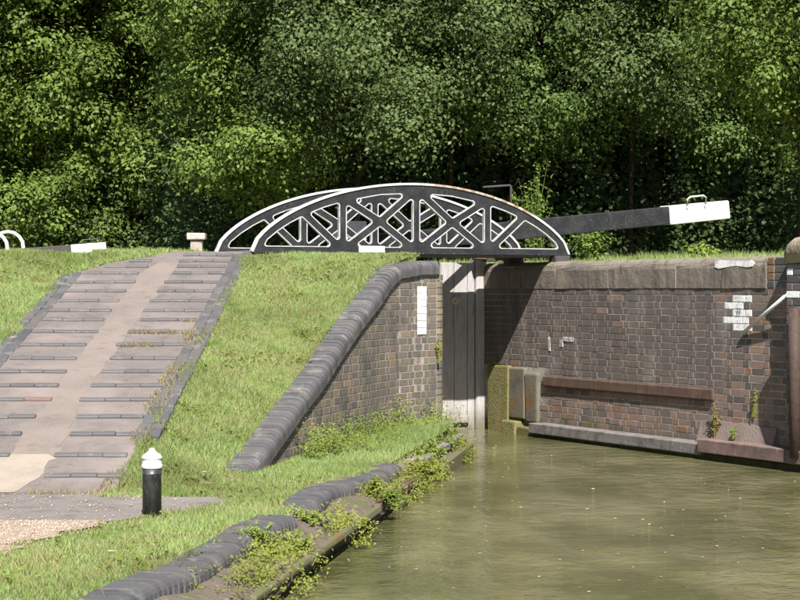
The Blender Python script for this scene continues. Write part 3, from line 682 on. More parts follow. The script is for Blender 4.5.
while s < WS[-2] + .12:
    P, T = wpos(s); z = wing_at(s)[2]; z1 = wing_at(min(s + .05, WSn[-1]))[2]; z0_ = wing_at(max(s - .05, 0))[2]
    T3 = (T * .1 + Vector((0, 0, z1 - z0_)) * (.1 / max(.05, min(.1, (min(s + .05, WSn[-1]) - max(s - .05, 0)))))).normalized()
    N_ = Vector((0, 0, 1)).cross(T) * WOUT; U = T3.cross(N_); U = U if U.z > 0 else -U
    mm = X3(T3, N_, U, Vector((P.x, P.y, z + random.uniform(-.003, .003)))) @ Matrix.Rotation(random.uniform(-.012, .012), 4, 'Z')
    me = RM
    if s < .10: 
        me = bpy.data.meshes.get('white_coping_brick')
        if me is None:
            me = RM.copy(); me.name = 'white_coping_brick'; me.materials.clear(); me.materials.append(M['whitebrick'])
        if s < .05: me = RM
    place('coping_brick', me, mm, ww)
    s += .0775 / max(.8, 1.0) * T.length * (1.0 if abs(T3.z) < .05 else math.sqrt(max(.3, 1 - T3.z ** 2)))
# mortar bed under the coping rolls, so joints are not see-through
bm = bmesh.new(); prev = None
for s in np.linspace(0.01, WS[-2] + .03, 60):
    P, T = wpos(s); N_ = Vector((0, 0, 1)).cross(T) * WOUT; z = wing_at(s)[2]
    ring = [bm.verts.new(Vector((P.x, P.y, z)) + N_ * a + Vector((0, 0, u))) for a, u in ((.02, .0), (.02, .06), (-.06, .138), (-.19, .142), (-.19, 0))]
    if prev:
        for k in range(5): bm.faces.new((prev[k], prev[(k + 1) % 5], ring[(k + 1) % 5], ring[k]))
    else: bm.faces.new(ring)
    prev = ring
bm.faces.new(prev[::-1]); bmobj('coping_bed', bm, M['mortar'], ww)

# ---- waterside kerb of bullnose bricks and the ledge below it
kb = thing('canal_kerb', (-.55, 16.2, .2), 'low blue brick kerb with rounded edge along the water, partly overgrown', 'kerb')
KM = roll_mesh(.068, roll(.21, .18, .075), M['blue'])
Y = 9.0
while Y < 22.0:
    x = float(kerbx(Y)) + .12; x2 = float(kerbx(Y + .1)) + .12; T = Vector((x - x2, -.1, 0)).normalized()
    N_ = Vector((0, 0, 1)).cross(T); N_ = N_ if N_.x > 0 else -N_
    wob = .02 * math.sin(Y * 2.3) + .012 * math.sin(Y * 5.1)
    mm = X3(T, N_, Vector((0, 0, 1)), Vector((x + wob, Y, (.098 if Y > 12 else .09) + .012 * math.sin(Y * 1.4) - .08 * float(max(smooth(17.9, 18.5, Y), smooth(13.8, 14.15, Y) * (1 - smooth(14.45, 14.8, Y)))) + random.uniform(-.004, .004)))) @ Matrix.Rotation(random.uniform(-.03, .03), 4, 'Z')
    place('kerb_brick', KM, mm, kb); Y += .079
bm = bmesh.new(); prev = None
for Y in np.arange(8.9, 22.1, .25):
    x = float(kerbx(Y)) + .12
    ring = [bm.verts.new((x + a, Y, u)) for a, u in ((.01, -.3), (.01, .13), (-.05, .22), (-.20, .22), (-.20, -.3))]
    if prev:
        for k in range(5): bm.faces.new((prev[k], prev[(k + 1) % 5], ring[(k + 1) % 5], ring[k]))
    else: bm.faces.new(ring)
    prev = ring
bm.faces.new(prev[::-1]); bmobj('kerb_bed', bm, M['mortar'], kb)
led = []
ys = np.arange(8.8, 22.35, .12); V = []; F = []; n = 7
for i, Y in enumerate(ys):
    a = float(kerbx(Y)) + .08; b = float(bankx(Y)) - .01
    for k in range(n):
        t = k / (n - 1); V.append((a + (b - a) * t, Y, .20 - .10 * t + .03 * math.sin(Y * 3.1 + k) * math.sin(Y * 1.7 + k * 2.1) + random.uniform(-.012, .012)))
    V.append((b - .3, Y, -.25))
m_ = n + 1
for i in range(len(ys) - 1):
    for k in range(m_ - 1): F.append((i * m_ + k, i * m_ + k + 1, (i + 1) * m_ + k + 1, (i + 1) * m_ + k))
tag(base('bank_ledge', arr('bank_ledge', V, F, M['ledgesoil'])), kind='structure')
# edge: steel rail, rusty rail, timber, end stone
be = thing('bank_edging', (-.1, 16, 0), 'timber and steel edging along the overgrown bank at the water', 'edging')
def along(name, y0, y1, z0, z1, off, wd, m, bev=.01, jit=.008, parent=be):
    a = Vector((bankx(y0) + off, y0, z0)); b = Vector((bankx(y1) + off, y1, z0)); T = (b - a)
    return boxobj(name, T.length, wd, z1 - z0, frame(a, T) , m, parent, bev, 2, jit)
along('edge_rail', 11.0, 15.7, .105, .155, .0, .05, M['render'])
along('edge_rail', 15.75, 18.6, .10, .16, -.02, .06, M['rust'])
along('edge_timber', 8.5, 16.6, -.4, .03, -.09, .05, M['algae'])
along('edge_timber', 16.7, 19.3, -.4, .05, .02, .06, M['algae'])
along('edge_timber', 19.4, 22.25, -.4, .14, .07, .09, M['render'])
along('edge_timber', 19.0, 22.2, .17, .25, -.05, .09, M['timber'])
ea = Vector((bankx(22.25) + .1, 22.28, -.4)); eb = Vector((cc.x + .02, cc.y + .02, -.4)); T = eb - ea
boxobj('edge_timber', T.length, .12, .58, frame(ea, T), M['render'], be, .01, 2, .008)

# ---- lock gate with its balance beam
gt = thing('lock_gate', lk(-1.1, 0, 0), 'weathered grey wooden lock gate with long black white-tipped balance beam', 'lock gate')
p = -LW + .02
while p < -.14:
    wd = .195 + random.uniform(-.01, .01); wd = min(wd, -.125 - p)
    o = boxobj('plank', wd - .006, .09, 2.75, frame(lk(p, -.11 + random.uniform(-.004, .004), -.55), LD), M['plank'], gt, .006, 1, .002)
    p += wd
boxobj('heel_post', .155, .2, 3.02, frame(lk(-.12, -.07, -.55), LD), M['plank'], gt, .03, 2)
boxobj('bottom_rail', .34, .05, .10, frame(lk(-.58, -.055, .08), LD), M['plank'], gt, .008, 1)
bm = bmesh.new()
for (r0, r1, z0, z1) in ((0, .07, 0, .012),):
    ring = [[bm.verts.new(lk(-.42 + .075 * math.cos(t), -.105 + dz, 1.70 + .055 * math.sin(t))) for t in np.linspace(0, 2 * math.pi, 20, endpoint=False)] for dz in (0, .014)]
    for k in range(20): bm.faces.new((ring[0][k], ring[0][(k + 1) % 20], ring[1][(k + 1) % 20], ring[1][k]))
    bm.faces.new(ring[1])
bmobj('number_plate', bm, M['plate'], gt)
bsl = .0984; bz = lambda p: 2.59 + bsl * p
Bx = Vector((LD.x, LD.y, bsl)).normalized()
def beam(name, p0, p1, m, sy=.26, sz=.253, bev=.012):
    L_ = (p1 - p0) * math.sqrt(1 + bsl * bsl); q0 = -.05
    return boxobj(name, L_, sy, sz, frame(lk(p0, q0, bz(p0) - sz / 2), Bx), m, gt, bev, 2, .003)
bb = beam('balance_beam', -LW + .2, 2.93, M['black'])
be_ = beam('beam_end', 2.932, 3.94, M['white'], .268, .262, .02)
bm = bmesh.new(); hz = .133
tube(bm, [lk(3.18, 0, bz(3.18) + hz - .02), lk(3.17, 0, bz(3.18) + hz + .065), lk(3.22, 0, bz(3.2) + hz + .10), lk(3.44, 0, bz(3.44) + hz + .10), lk(3.49, 0, bz(3.48) + hz + .065), lk(3.48, 0, bz(3.48) + hz - .02)], .014, 8)
bmobj('beam_handle', bm, M['flange'], gt, True)
boxobj('mitre_block', .40, .14, .25, frame(lk(-LW + .02, .05, 2.47), LD), M['white'], gt, .01, 1, .004)
boxobj('collar', .5, .16, .05, frame(lk(-.22, .14, 2.235), LD), M['rust'], gt, .01, 1, .004)
boxobj('collar', .16, .18, .07, frame(lk(-.08, .16, 2.215), LD), M['iron'], gt, .01, 1, .004)
tubeobj('hand_rail', [lk(.36, 0, 2.5), lk(.36, 0, 3.22), lk(.35, 0, 3.235), lk(-.06, 0, 3.20)], .014, M['iron'], gt)

# ---- footbridge
BL = 4.26; UC = BL / 2; BH = .828; BZ = 2.285
B0 = Vector((-1.724, 23.3, BZ)); BW = 1.18
br = thing('footbridge', B0 + LD * UC + LN * BW / 2, 'black and white cast iron lattice footbridge arching over the lock', 'footbridge')
Rr = (UC ** 2 + BH ** 2) / (2 * BH)
def hh(x):
    x = min(abs(x), UC); c = math.sqrt(max(0, Rr * Rr - x * x)) - (Rr - BH); e = BH * math.sqrt(max(0, 1 - (x / UC) ** 2))
    return .42 * c + .58 * e
def inset_round(poly, d, r, seg=4):
    n = len(poly); A = sum(poly[i][0] * poly[(i + 1) % n][1] - poly[(i + 1) % n][0] * poly[i][1] for i in range(n))
    if A < 0: poly = poly[::-1]
    P = [Vector((a, b)) for a, b in poly]; ins = []
    for i in range(n):
        a, b, c = P[i - 1], P[i], P[(i + 1) % n]; e1 = (b - a).normalized(); e2 = (c - b).normalized()
        n1 = Vector((-e1.y, e1.x)); n2 = Vector((-e2.y, e2.x)); k = (n1 + n2); k = k / max(.05, k.dot(n1)); ins.append(b + k * d)
    out = []
    for i in range(n):
        a, b, c = ins[i - 1], ins[i], ins[(i + 1) % n]; e1 = (a - b); e2 = (c - b); ang = e1.angle(e2)
        if ang > R(150): out.append(b); continue
        tl = min(r / math.tan(ang / 2), .42 * e1.length, .42 * e2.length); rr = tl * math.tan(ang / 2)
        p1 = b + e1.normalized() * tl; p2 = b + e2.normalized() * tl
        cen = b + (e1.normalized() + e2.normalized()).normalized() * (rr / math.sin(ang / 2))
        t1 = p1 - cen; t2 = p2 - cen
        for k in range(seg + 1):
            v = (t1 * (1 - k / seg) + t2 * (k / seg)).normalized() * rr; out.append(cen + v)
    return out
V1 = .977
def cells():
    res = []; top = lambda x: hh(x) - .055
    A, B, C_, D = (0, .025), (V1, .025), (V1, top(V1)), (0, top(0)); Mc = (V1 / 2, .375)
    inner = [[A, B, Mc], [B, C_, Mc], [C_, (V1 / 2, top(V1 / 2)), D, Mc], [D, A, Mc]]
    g = 1.50; arc1 = [(x, top(x)) for x in (V1, 1.25, g)]; arc2 = [(x, top(x)) for x in (g, 1.68, 1.84, 1.98)]
    endx = 2.07
    outer = [[(V1, .025)] + arc1[::-1], [(V1, .025), (endx, .025)] + arc2[::-1]]
    for s in (1, -1):
        for pl in inner + outer: res.append([(s * x, y) for x, y in pl])
    return res
CELLS = cells()
xs_ = np.linspace(-UC, UC, 61)
arcp = [Vector((x, max(hh(x), .0))) for x in xs_]
TH = .034
def truss_mesh():
    outer = [Vector((-UC - .0, 0.0))] + [v for v in arcp[1:-1] if v.y > .02] + [Vector((UC, 0.0))]
    outer = outer[::-1]
    holes = [inset_round(c, .045, .03) for c in CELLS]
    loops = [[Vector((v.x, v.y, 0)) for v in outer]] + [[Vector((v.x, v.y, 0)) for v in h] for h in holes]
    tri = tessellate_polygon(loops); flat = [v for l in loops for v in l]; n = len(flat)
    V = [(v.x, -TH / 2, v.y) for v in flat] + [(v.x, TH / 2, v.y) for v in flat]
    F = [tuple(t) for t in tri] + [tuple(n + i for i in t[::-1]) for t in tri]; k = 0
    for l in loops:
        m = len(l)
        for i in range(m): a, b = k + i, k + (i + 1) % m; F.append((a, b, n + b, n + a))
        k += m
    me = bpy.data.meshes.new('truss'); me.from_pydata(V, [], F)
    bm = bmesh.new(); bm.from_mesh(me); bmesh.ops.recalc_face_normals(bm, faces=bm.faces[:]); bm.to_mesh(me); bm.free()
    me.materials.append(M['black']); return me
def rim_mesh(c):
    a = inset_round(c, .049, .026); b = inset_round(c, .038, .034); n = len(a); T = TH / 2 + .007
    V = [(v.x, -T, v.y) for v in a] + [(v.x, -T, v.y) for v in b] + [(v.x, T, v.y) for v in a] + [(v.x, T, v.y) for v in b]; F = []
    for i in range(n):
        j = (i + 1) % n
        F += [(i, j, n + j, n + i), (2 * n + j, 2 * n + i, 3 * n + i, 3 * n + j), (j, i, 2 * n + i, 2 * n + j), (n + i, n + j, 3 * n + j, 3 * n + i)]
    me = bpy.data.meshes.new('opening_rim'); me.from_pydata(V, [], F); me.materials.append(M['rim']); return me
def flange_mesh():
    V = []; F = []; W_ = .032
    def rustfn(t, geo, cur):
        N, L = t.nodes, t.links
        tc = N.new('ShaderNodeTexCoord'); sp = N.new('ShaderNodeSeparateXYZ'); L.new(tc.outputs['Object'], sp.inputs[0])
        m1 = N.new('ShaderNodeMapRange'); m1.inputs[1].default_value = -.1; m1.inputs[2].default_value = .3; L.new(sp.outputs[0], m1.inputs[0])
        m2 = N.new('ShaderNodeMapRange'); m2.inputs[1].default_value = 1.75; m2.inputs[2].default_value = 1.5; L.new(sp.outputs[0], m2.inputs[0])
        tx = N.new('ShaderNodeTexNoise'); tx.inputs['Scale'].default_value = 11; tx.inputs['Detail'].default_value = 5; L.new(tc.outputs['Object'], tx.inputs['Vector'])
        m3 = N.new('ShaderNodeMapRange'); m3.inputs[1].default_value = .38; m3.inputs[2].default_value = .58; L.new(tx.outputs[0], m3.inputs[0])
        a = N.new('ShaderNodeMath'); a.operation = 'MULTIPLY'; L.new(m1.outputs[0], a.inputs[0]); L.new(m2.outputs[0], a.inputs[1])
        b = N.new('ShaderNodeMath'); b.operation = 'MULTIPLY'; L.new(a.outputs[0], b.inputs[0]); L.new(m3.outputs[0], b.inputs[1])
        mx = N.new('ShaderNodeMix'); mx.data_type = 'RGBA'; L.new(b.outputs[0], mx.inputs[0]); L.new(cur, mx.inputs[6]); mx.inputs[7].default_value = (.24, .15, .09, 1); return mx.outputs[2]
    M['flangerust'] = mat('white_paint_rust_stained', (.50, .50, .49), .6, noise=[(9, 5, (.3, .29, .27), .52, .72)], bump=[(40, .2, .004)], extra=rustfn)
    for i, v in enumerate(arcp):
        t = (arcp[min(i + 1, 60)] - arcp[max(i - 1, 0)]).normalized(); nn = Vector((-t.y, t.x)); a = v - nn * .004; b = v + nn * .022
        V += [(a.x, -W_, a.y), (b.x, -W_, b.y), (b.x, W_, b.y), (a.x, W_, a.y)]
    for i in range(60):
        for k in range(4): F.append((i * 4 + k, i * 4 + (k + 1) % 4, i * 4 + 4 + (k + 1) % 4, i * 4 + 4 + k))
    F += [(3, 2, 1, 0), (240, 241, 242, 243)]
    me = bpy.data.meshes.new('top_flange'); me.from_pydata(V, [], F); me.materials.append(M['flange']); return me
TMm = truss_mesh(); RMs = [rim_mesh(c) for c in CELLS]; FL = flange_mesh(); FLR = FL.copy(); FLR.materials.clear(); FLR.materials.append(M['flangerust'])
for i in range(2):
    mt = frame(B0 + LD * UC + LN * (BW * i), LD)
    t = base('truss', TMm); t.matrix_basis = mt; attach(t, br)
    for r in RMs: place('opening_rim', r, mt, t)
    place('top_flange', FLR if i == 0 else FL, mt, t)
    boxobj('bottom_flange', BL, .10, .018, frame(B0 + LD * 0 + LN * (BW * i - .05) + Vector((0, 0, -.014)), LD), M['black'], t, .003, 1)
boxobj('deck', BL - .06, BW - .06, .05, frame(B0 + LD * .03 + LN * .03 + Vector((0, 0, -.03)), LD), M['timber'], br, .004, 1)
boxobj('paint_mark', .34, .008, .075, frame(B0 + LD * 1.36 - LN * (TH / 2 + .011) + Vector((0, 0, .006)), LD), M['whitebrick'], br, .002, 1, .002)
for i in range(2):
    wbox('bearing', .06, .27, 1.6 - BW * i - .09, 1.6 - BW * i + .09, 2.10, 2.268, M['iron'], br, .01)

# ---- top gate's beam and handrails far up the lock, stone post
tb = thing('balance_beam', (-8, 45, 2.2), 'small distant beam with white end showing above the grass', 'balance beam')
e1 = Vector((-6.60, 45, 2.79)); dirn = Vector((-.97, -.2, -.075)).normalized()
def tbeam(name, a, b, m): 
    P = e1 + dirn * b; return boxobj(name, b - a, .26, .25, frame(P + Vector((0, 0, -.125)), -dirn), m, tb, .012, 2, .003)
tbeam('beam_end', 0, .78, M['white']); tbeam('beam', .782, 3.4, M['iron'])
tubeobj('beam_handle', [e1 + dirn * .55 + Vector((0, .1, .1)), e1 + dirn * .53 + Vector((0, .1, .22)), e1 + dirn * .17 + Vector((0, .1, .22)), e1 + dirn * .15 + Vector((0, .1, .1))], .016, M['iron'], tb)
boxobj('beam_support', .2, .2, .5, frame(e1 + dirn * 3.2 + Vector((-.1, -.1, -.75)), (1, 0, 0)), M['rust'], tb, .01)
for i, (xr_, ht, lab) in enumerate(((-8.47, 3.15, 'nearer the beam, at left edge'), (-8.73, 3.12, 'cut off by the left edge'))):
    Yh = 45 - i * .5; pts = [Vector((xr_, Yh, 2.1)), Vector((xr_, Yh, ht - .4))]
    for t in np.linspace(0, math.pi, 9)[1:-1]: pts.append(Vector((xr_ - .35 + .35 * math.cos(t), Yh, ht - .36 + .36 * math.sin(t))))
    pts += [Vector((xr_ - .7, Yh, ht - .4)), Vector((xr_ - .7, Yh, 2.1))]
    tag(tubeobj('hoop_rail', pts, .042, M['white'], None, 10), 'white painted hoop handrail ' + lab, 'handrail', 'white hoops at the left edge')
ps = thing('stone_post', (-2.59, 25.5, 2.15), 'short pale stone post with wider cap left of the footbridge', 'post')
boxobj('shaft', .155, .155, .34, frame((-2.667, 25.42, 2.14), (1, 0, 0)), M['poststone'], ps, .012, 2, .004)
boxobj('cap', .235, .235, .085, frame((-2.707, 25.38, 2.48), (1, 0, 0)), M['postcap'], ps, .012, 2, .004)

# ---- bollard
bo = thing('bollard', (-1.736, 14.0, .25), 'black mooring bollard with white domed cap on the towpath', 'bollard')
lathe('shaft', [(.067, -.02), (.067, .30), (.069, .302), (.069, .308), (.067, .31), (.067, .345)], (-1.736, 14, .25), M['bollard'], bo)
lathe('cap', [(.069, .342), (.073, .346), (.073, .368), (.067, .374), (.067, .408), (.072, .412), (.072, .42), (.058, .44), (.034, .455), (.026, .462), (.022, .475), (.012, .484), (.001, .486)], (-1.736, 14, .25), M['white'], bo)

# ------------------------------------------------------------------ plants
def blades(n, X, Y, Z, h, wd, lean=.5):
    a = rng.uniform(0, 2 * math.pi, n); dx, dy = np.cos(a), np.sin(a); b = rng.uniform(0, 2 * math.pi, n); le = rng.uniform(.1, lean, n) * h
    lx, ly = np.cos(b) * le, np.sin(b) * le
    P = np.stack([X, Y, Z - .01], 1); Wv = np.stack([dx * wd, dy * wd, np.zeros(n)], 1)
    tip = P + np.stack([lx, ly, h], 1)
    V = np.stack([P - Wv * 1.3, P + Wv * 1.3, tip], 1)
    return V.reshape(-1, 3), np.arange(n * 3).reshape(n, 3)
def scatter(n, x0, x1, y0, y1, keep):
    X = rng.uniform(x0, x1, n); Y = rng.uniform(y0, y1, n); k = keep(X, Y); return X[k], Y[k]
def vnoise(X, Y, s, seed=0):
    r = np.random.default_rng(seed); v = np.zeros_like(X)
    for i in range(5):
        kx, ky, ph = r.normal(0, s), r.normal(0, s), r.uniform(0, 6.28); v += np.sin(X * kx + Y * ky + ph)
    return v / 2.5
def pq(X, Y): return (X - O.x) * LD.x + (Y - O.y) * LD.y, -((X - O.x) * LN.x + (Y - O.y) * LN.y)
def grass_obj(name, label, X, Y, hlo, hhi, wd, m, lean=.6, hmul=None, zoff=0):
    n = len(X); h = rng.uniform(hlo, hhi, n)
    if hmul is not None: h = h * hmul(X, Y)
    V, F = blades(n, X, Y, terr(X, Y) + zoff, h, rng.uniform(.6, 1.2, n) * wd, lean)
    tag(base(name, arr(name, V, F, m)), label, 'grass', kind='stuff')
hm = lambda X, Y: .9 + .3 * np.clip(vnoise(X, Y, 3, 4), -.6, 1) + .2 * np.clip(vnoise(X, Y, 13, 5), -.8, 1)
# slope between ramp and wing wall
k1 = lambda X, Y: (X > strip_r(Y) + np.where(Y < 17.0, .03, .13) + .05 * vnoise(X, Y, 6, 2)) & (X < np.interp(Y, WYs, WXs) - .155)
X, Y = scatter(230000, -2.3, .6, 15.3, 23.2, k1)
X2, Y2 = scatter(40000, -1.9, .3, 22.9, 25.5, lambda X, Y: (pq(X, Y)[0] < -LW - .3) & (((X - B0.x) * LN.x + (Y - B0.y) * LN.y) < -.05))
grass_obj('grass', 'sunny grass slope between the ramp and the brick wing wall', np.concatenate([X, X2]), np.concatenate([Y, Y2]), .02, .065, .004, M['grass'], .9, hm)
def turf_mix(X, Y, frac, lab):
    k = (rng.uniform(0, 1, len(X)) < frac) & (vnoise(X, Y, 4, 55) > -.2); X, Y = X[k], Y[k]; n = len(X)
    V, F = blades(n, X, Y, terr(X, Y), rng.uniform(.02, .09, n), rng.uniform(.002, .004, n), 1.2)
    tag(base('grass', arr('grass', V, F, M['straw'])), 'dry stalks scattered through ' + lab, 'grass', kind='stuff')
    k = (rng.uniform(0, 1, len(X)) < .3) & (vnoise(X, Y, 6, 66) > .15); X, Y = X[k], Y[k]; n = len(X)
    V, F = leaves(np.stack([X, Y, terr(X, Y) + rng.uniform(.02, .06, n)], 1), unit(np.stack([rng.normal(0, .4, n), rng.normal(-.2, .4, n), np.ones(n)], 1)), rng.uniform(.02, .05, n), .2, .7)
    tag(base('clover', arr('clover', V, F, M['weed'])), 'small broad leaves scattered through ' + lab, 'clover', kind='stuff')
def unit(v): return v / (np.linalg.norm(v, axis=1)[:, None] + 1e-9)
def leaves(C0, Nrm, size, fold=.25, asp=.5):
    n = len(C0); r = rng.normal(0, 1, (n, 3)); t = np.cross(Nrm, r); t /= np.linalg.norm(t, axis=1)[:, None] + 1e-9; b = np.cross(Nrm, t)
    s = size[:, None] * .5
    V = np.stack([C0 - t * s, C0 + b * s * asp + Nrm * s * fold, C0 + t * s, C0 - b * s * asp + Nrm * s * fold], 1)
    return V.reshape(-1, 3), np.arange(n * 4).reshape(n, 4)
turf_mix(X, Y, .12, 'the grass slope')
# left lawn
kl = lambda X, Y: (X < strip_l(Y) - .17 + .05 * vnoise(X, Y, 5, 8)) | (Y > 22.55)
kl2 = lambda X, Y: kl(X, Y) & ~((Y > 22.4) & (X > np.interp(Y, [22.4, 22.9, 23.4, 24.3], [-3.72, -3.38, -2.78, -2.45])) ) & (X > -.21 * Y - .3)
X, Y = scatter(300000, -6.3, -2.4, 16.8, 26.5, kl2)
grass_obj('grass', 'sunny lawn rising to the crest left of the ramp', X, Y, .025, .075, .0045, M['grass'], .9, hm)
turf_mix(X, Y, .12, 'the left lawn')
X, Y = scatter(20000, -11, -2.6, 26, 40, lambda X, Y: (X > -.23 * Y) & (pq(X, Y)[0] < -LW - .4))
grass_obj('grass', 'level grass beyond the crest at left', X, Y, .05, .14, .012, M['grass'], .9)
# right bank behind the coping
X, Y = scatter(60000, .3, 9, 18.5, 33, lambda X, Y: (pq(X, Y)[0] > .46) & (X < .23 * Y) & (pq(X, Y)[1] < 8))
grass_obj('grass', 'rough grass behind the stone coping on the right bank', X, Y, .04, .12, .005, M['grass'], .9, lambda X, Y: .6 + .8 * np.clip(vnoise(X, Y, 2.5, 14), 0, 1))
# foot of the ramp and bollard verge
def kv(X, Y):
    path = (Y > 13.5) & (Y < 15.5) & (X < .10 * vnoise(X, Y, 6, 77) + np.interp(Y, [13.5, 14.3, 15, 15.3, 15.5], [-2.0, -1.58, -1.25, -1.38, -2.1]))
    grav = (Y <= 13.8) & (X < np.interp(Y, [7, 10, 12.2, 13, 13.6, 13.8], [-3.4, -2.75, -2.45, -2.25, -1.95, -2.0]) + .08 * vnoise(X, Y, 7, 3))
    return ~path & ~grav & (X < kerbx(Y) + .02 + .12 * vnoise(X, Y, 3, 9) + np.where((Y > 13.9) & (Y < 14.7), .22, 0)) & (X < np.where(Y > 16.6, np.interp(Y, WYs, WXs) + 3, 9))
X, Y = scatter(150000, -3.4, -.3, 9.6, 16.6, lambda X, Y: kv(X, Y) & ~((Y > 15.5) & (X < -2.05)))
grass_obj('grass', 'grass verge around the bollard beside the canal kerb', X, Y, .015, .05, .0035, M['grass'], .9, hm)
turf_mix(X, Y, .12, 'the verge by the bollard')
# weedy berm
X, Y = scatter(90000, -1.5, .75, 16.4, 22.6, lambda X, Y: (X > np.interp(Y, WYs, WXs) + .03) & (X < kerbx(Y) - .04 + .1 * vnoise(X, Y, 2.6, 5) + np.where(Y > 18.1, .24, 0)))
grass_obj('grass', 'weedy grass on the berm below the wing wall', X, Y, .03, .09, .0035, M['grass'], .8, lambda X, Y: .6 + .6 * smooth(18, 21, Y))
# straw coloured tufts: ramp joints, kerb gaps, ledge
X, Y = scatter(14000, -3.3, -1.9, 15.5, 21.5, lambda X, Y: ((np.abs(X - strip_r(Y) - .05) < .12) & (Y < 20.2) & (vnoise(X, Y, 4, 21) > .1)) | ((np.abs(Y - 15.55) < .08) & (X > -2.9)))
X3_, Y3_ = scatter(26000, -3.0, -2.1, 16.5, 21.0, lambda X, Y: (np.min(np.abs(Y[:, None] - np.array(ry)[None] + .06), 1) < .035) & (vnoise(X, Y, 2.2, 31) > .3) & (X > np.interp(Y, [16, 18.4, 23], [-2.83, -2.83, -2.5])))
grass_obj('grass', 'dry yellow tufts in the joints of the ramp', np.concatenate([X, X3_]), np.concatenate([Y, Y3_]), .025, .06, .005, M['straw'], .9, zoff=.012)
X, Y = scatter(4500, -1.4, .7, 11, 22.2, lambda X, Y: (X > kerbx(Y) + .10) & (X < bankx(Y) + .02) & (vnoise(X, Y, 3, 41) > .05))
n = len(X); V, F = blades(n, X, Y, np.full(n, .11), rng.uniform(.04, .15, n), rng.uniform(.001, .003, n), .9)
tag(base('grass', arr('grass', V, F, M['straw'])), 'dry straw coloured stalks on the bank ledge', 'grass', kind='stuff')

def leaves(C0, Nrm, size, fold=.25, asp=.5):
    """diamond leaves at C0 with normals Nrm"""
    n = len(C0); r = rng.normal(0, 1, (n, 3)); t = np.cross(Nrm, r); t /= np.linalg.norm(t, axis=1)[:, None] + 1e-9; b = np.cross(Nrm, t)
    s = size[:, None] * .5
    V = np.stack([C0 - t * s, C0 + b * s * asp + Nrm * s * fold, C0 + t * s, C0 - b * s * asp + Nrm * s * fold], 1)
    return V.reshape(-1, 3), np.arange(n * 4).reshape(n, 4)
def unit(v): return v / (np.linalg.norm(v, axis=1)[:, None] + 1e-9)
def plant(name, label, x, y, z, h, spread, nst, nl, ls, m, group=None, stemm=None):
    t = thing(name, (x, y, z), label, 'plant', group); bm = bmesh.new(); C0 = []; Nn = []
    for i in range(nst):
        a = random.uniform(0, 6.28); r = spread * random.uniform(.1, 1); hh_ = h * random.uniform(.6, 1) * (1 - .3 * r / spread)
        b = Vector((x + random.uniform(-.25, .25) * spread, y + random.uniform(-.25, .25) * spread, z - .02)); tip = Vector((x + math.cos(a) * r, y + math.sin(a) * r, z + hh_)); mid = (b + tip) / 2 + Vector((0, 0, h * .12))
        tube(bm, [b, mid, tip], [.005, .004, .002], 4)
        for k in range(nl):
            u = random.uniform(.2, 1); p_ = b.lerp(mid, u * 2) if u < .5 else mid.lerp(tip, u * 2 - 1)
            o_ = Vector((random.gauss(0, 1), random.gauss(0, 1), random.gauss(.2, .5))).normalized()
            C0.append(p_ + o_ * ls * .55); Nn.append((o_ * .5 + Vector((random.gauss(0, .3), random.gauss(-.3, .3), .9))).normalized())
    bmobj('stem', bm, stemm or m, t)
    C0 = np.array(C0); V, F = leaves(C0, unit(np.array(Nn)), rng.uniform(.6, 1.2, len(C0)) * ls)
    attach(base('foliage', arr('foliage', V, F, m)), t)
g_ = 'leafy weeds along the bank'
wl = 'bushy green weed sprouting from the bank ledge by the water'
for (xp, yp, Yd, h, sp, ns, nl, ls, mm, lb, gp) in [
    (262, 545, 12.9, .22, .20, 16, 16, .035, 'weed', 'large bushy weed at the bottom edge, nearest the viewer, right of the kerb', None),
    (298, 548, 13.0, .16, .12, 9, 14, .032, 'weed', 'small green weed beside the rail at the bottom edge', None),
    (235, 556, 12.5, .15, .14, 9, 14, .03, 'weedy', 'yellowish weed against the rounded kerb at the bottom edge', None),
    (308, 520, 14.3, .18, .17, 14, 14, .034, 'weed', 'green weed clump between kerb and bank rail, left of centre', None),
    (374, 487, 16.3, .2, .14, 11, 14, .032, 'weedy', 'yellow green weed growing at the end of the exposed kerb', None),
    (392, 515, 15.9, .15, .13, 11, 14, .032, 'weed', 'bright green weed hanging over the steel rail above the water', None),
    (420, 478, 18.3, .2, .15, 12, 14, .034, 'weedy', 'pale green weed over the rusty part of the rail', None),
    (432, 463, 19.6, .26, .17, 14, 16, .036, 'weed', 'tallest leafy weed on the bank near the wooden gate', None),
    (446, 460, 21.0, .2, .15, 12, 14, .034, 'weed', 'leafy weed on the bank, second from the corner by the gate', None), (440, 445, 21.9, .2, .16, 12, 14, .034, 'weed', 'leafy weed between the wing wall end and the bank corner', None), (455, 452, 22.0, .12, .1, 8, 12, .03, 'weed', 'small weed at the very corner of the bank beside the gate', None)]:
    v = px(xp, yp, Yd); zz = .12 if Yd < 21.5 else .2
    plant('weed_plant', lb, v.x, Yd, zz, h * 1.1, sp * 1.15, int(ns * 1.5), nl + 6, ls * (1.0 if Yd < 15 else 1.2), M[mm], gp)
C0 = []; Nn = []
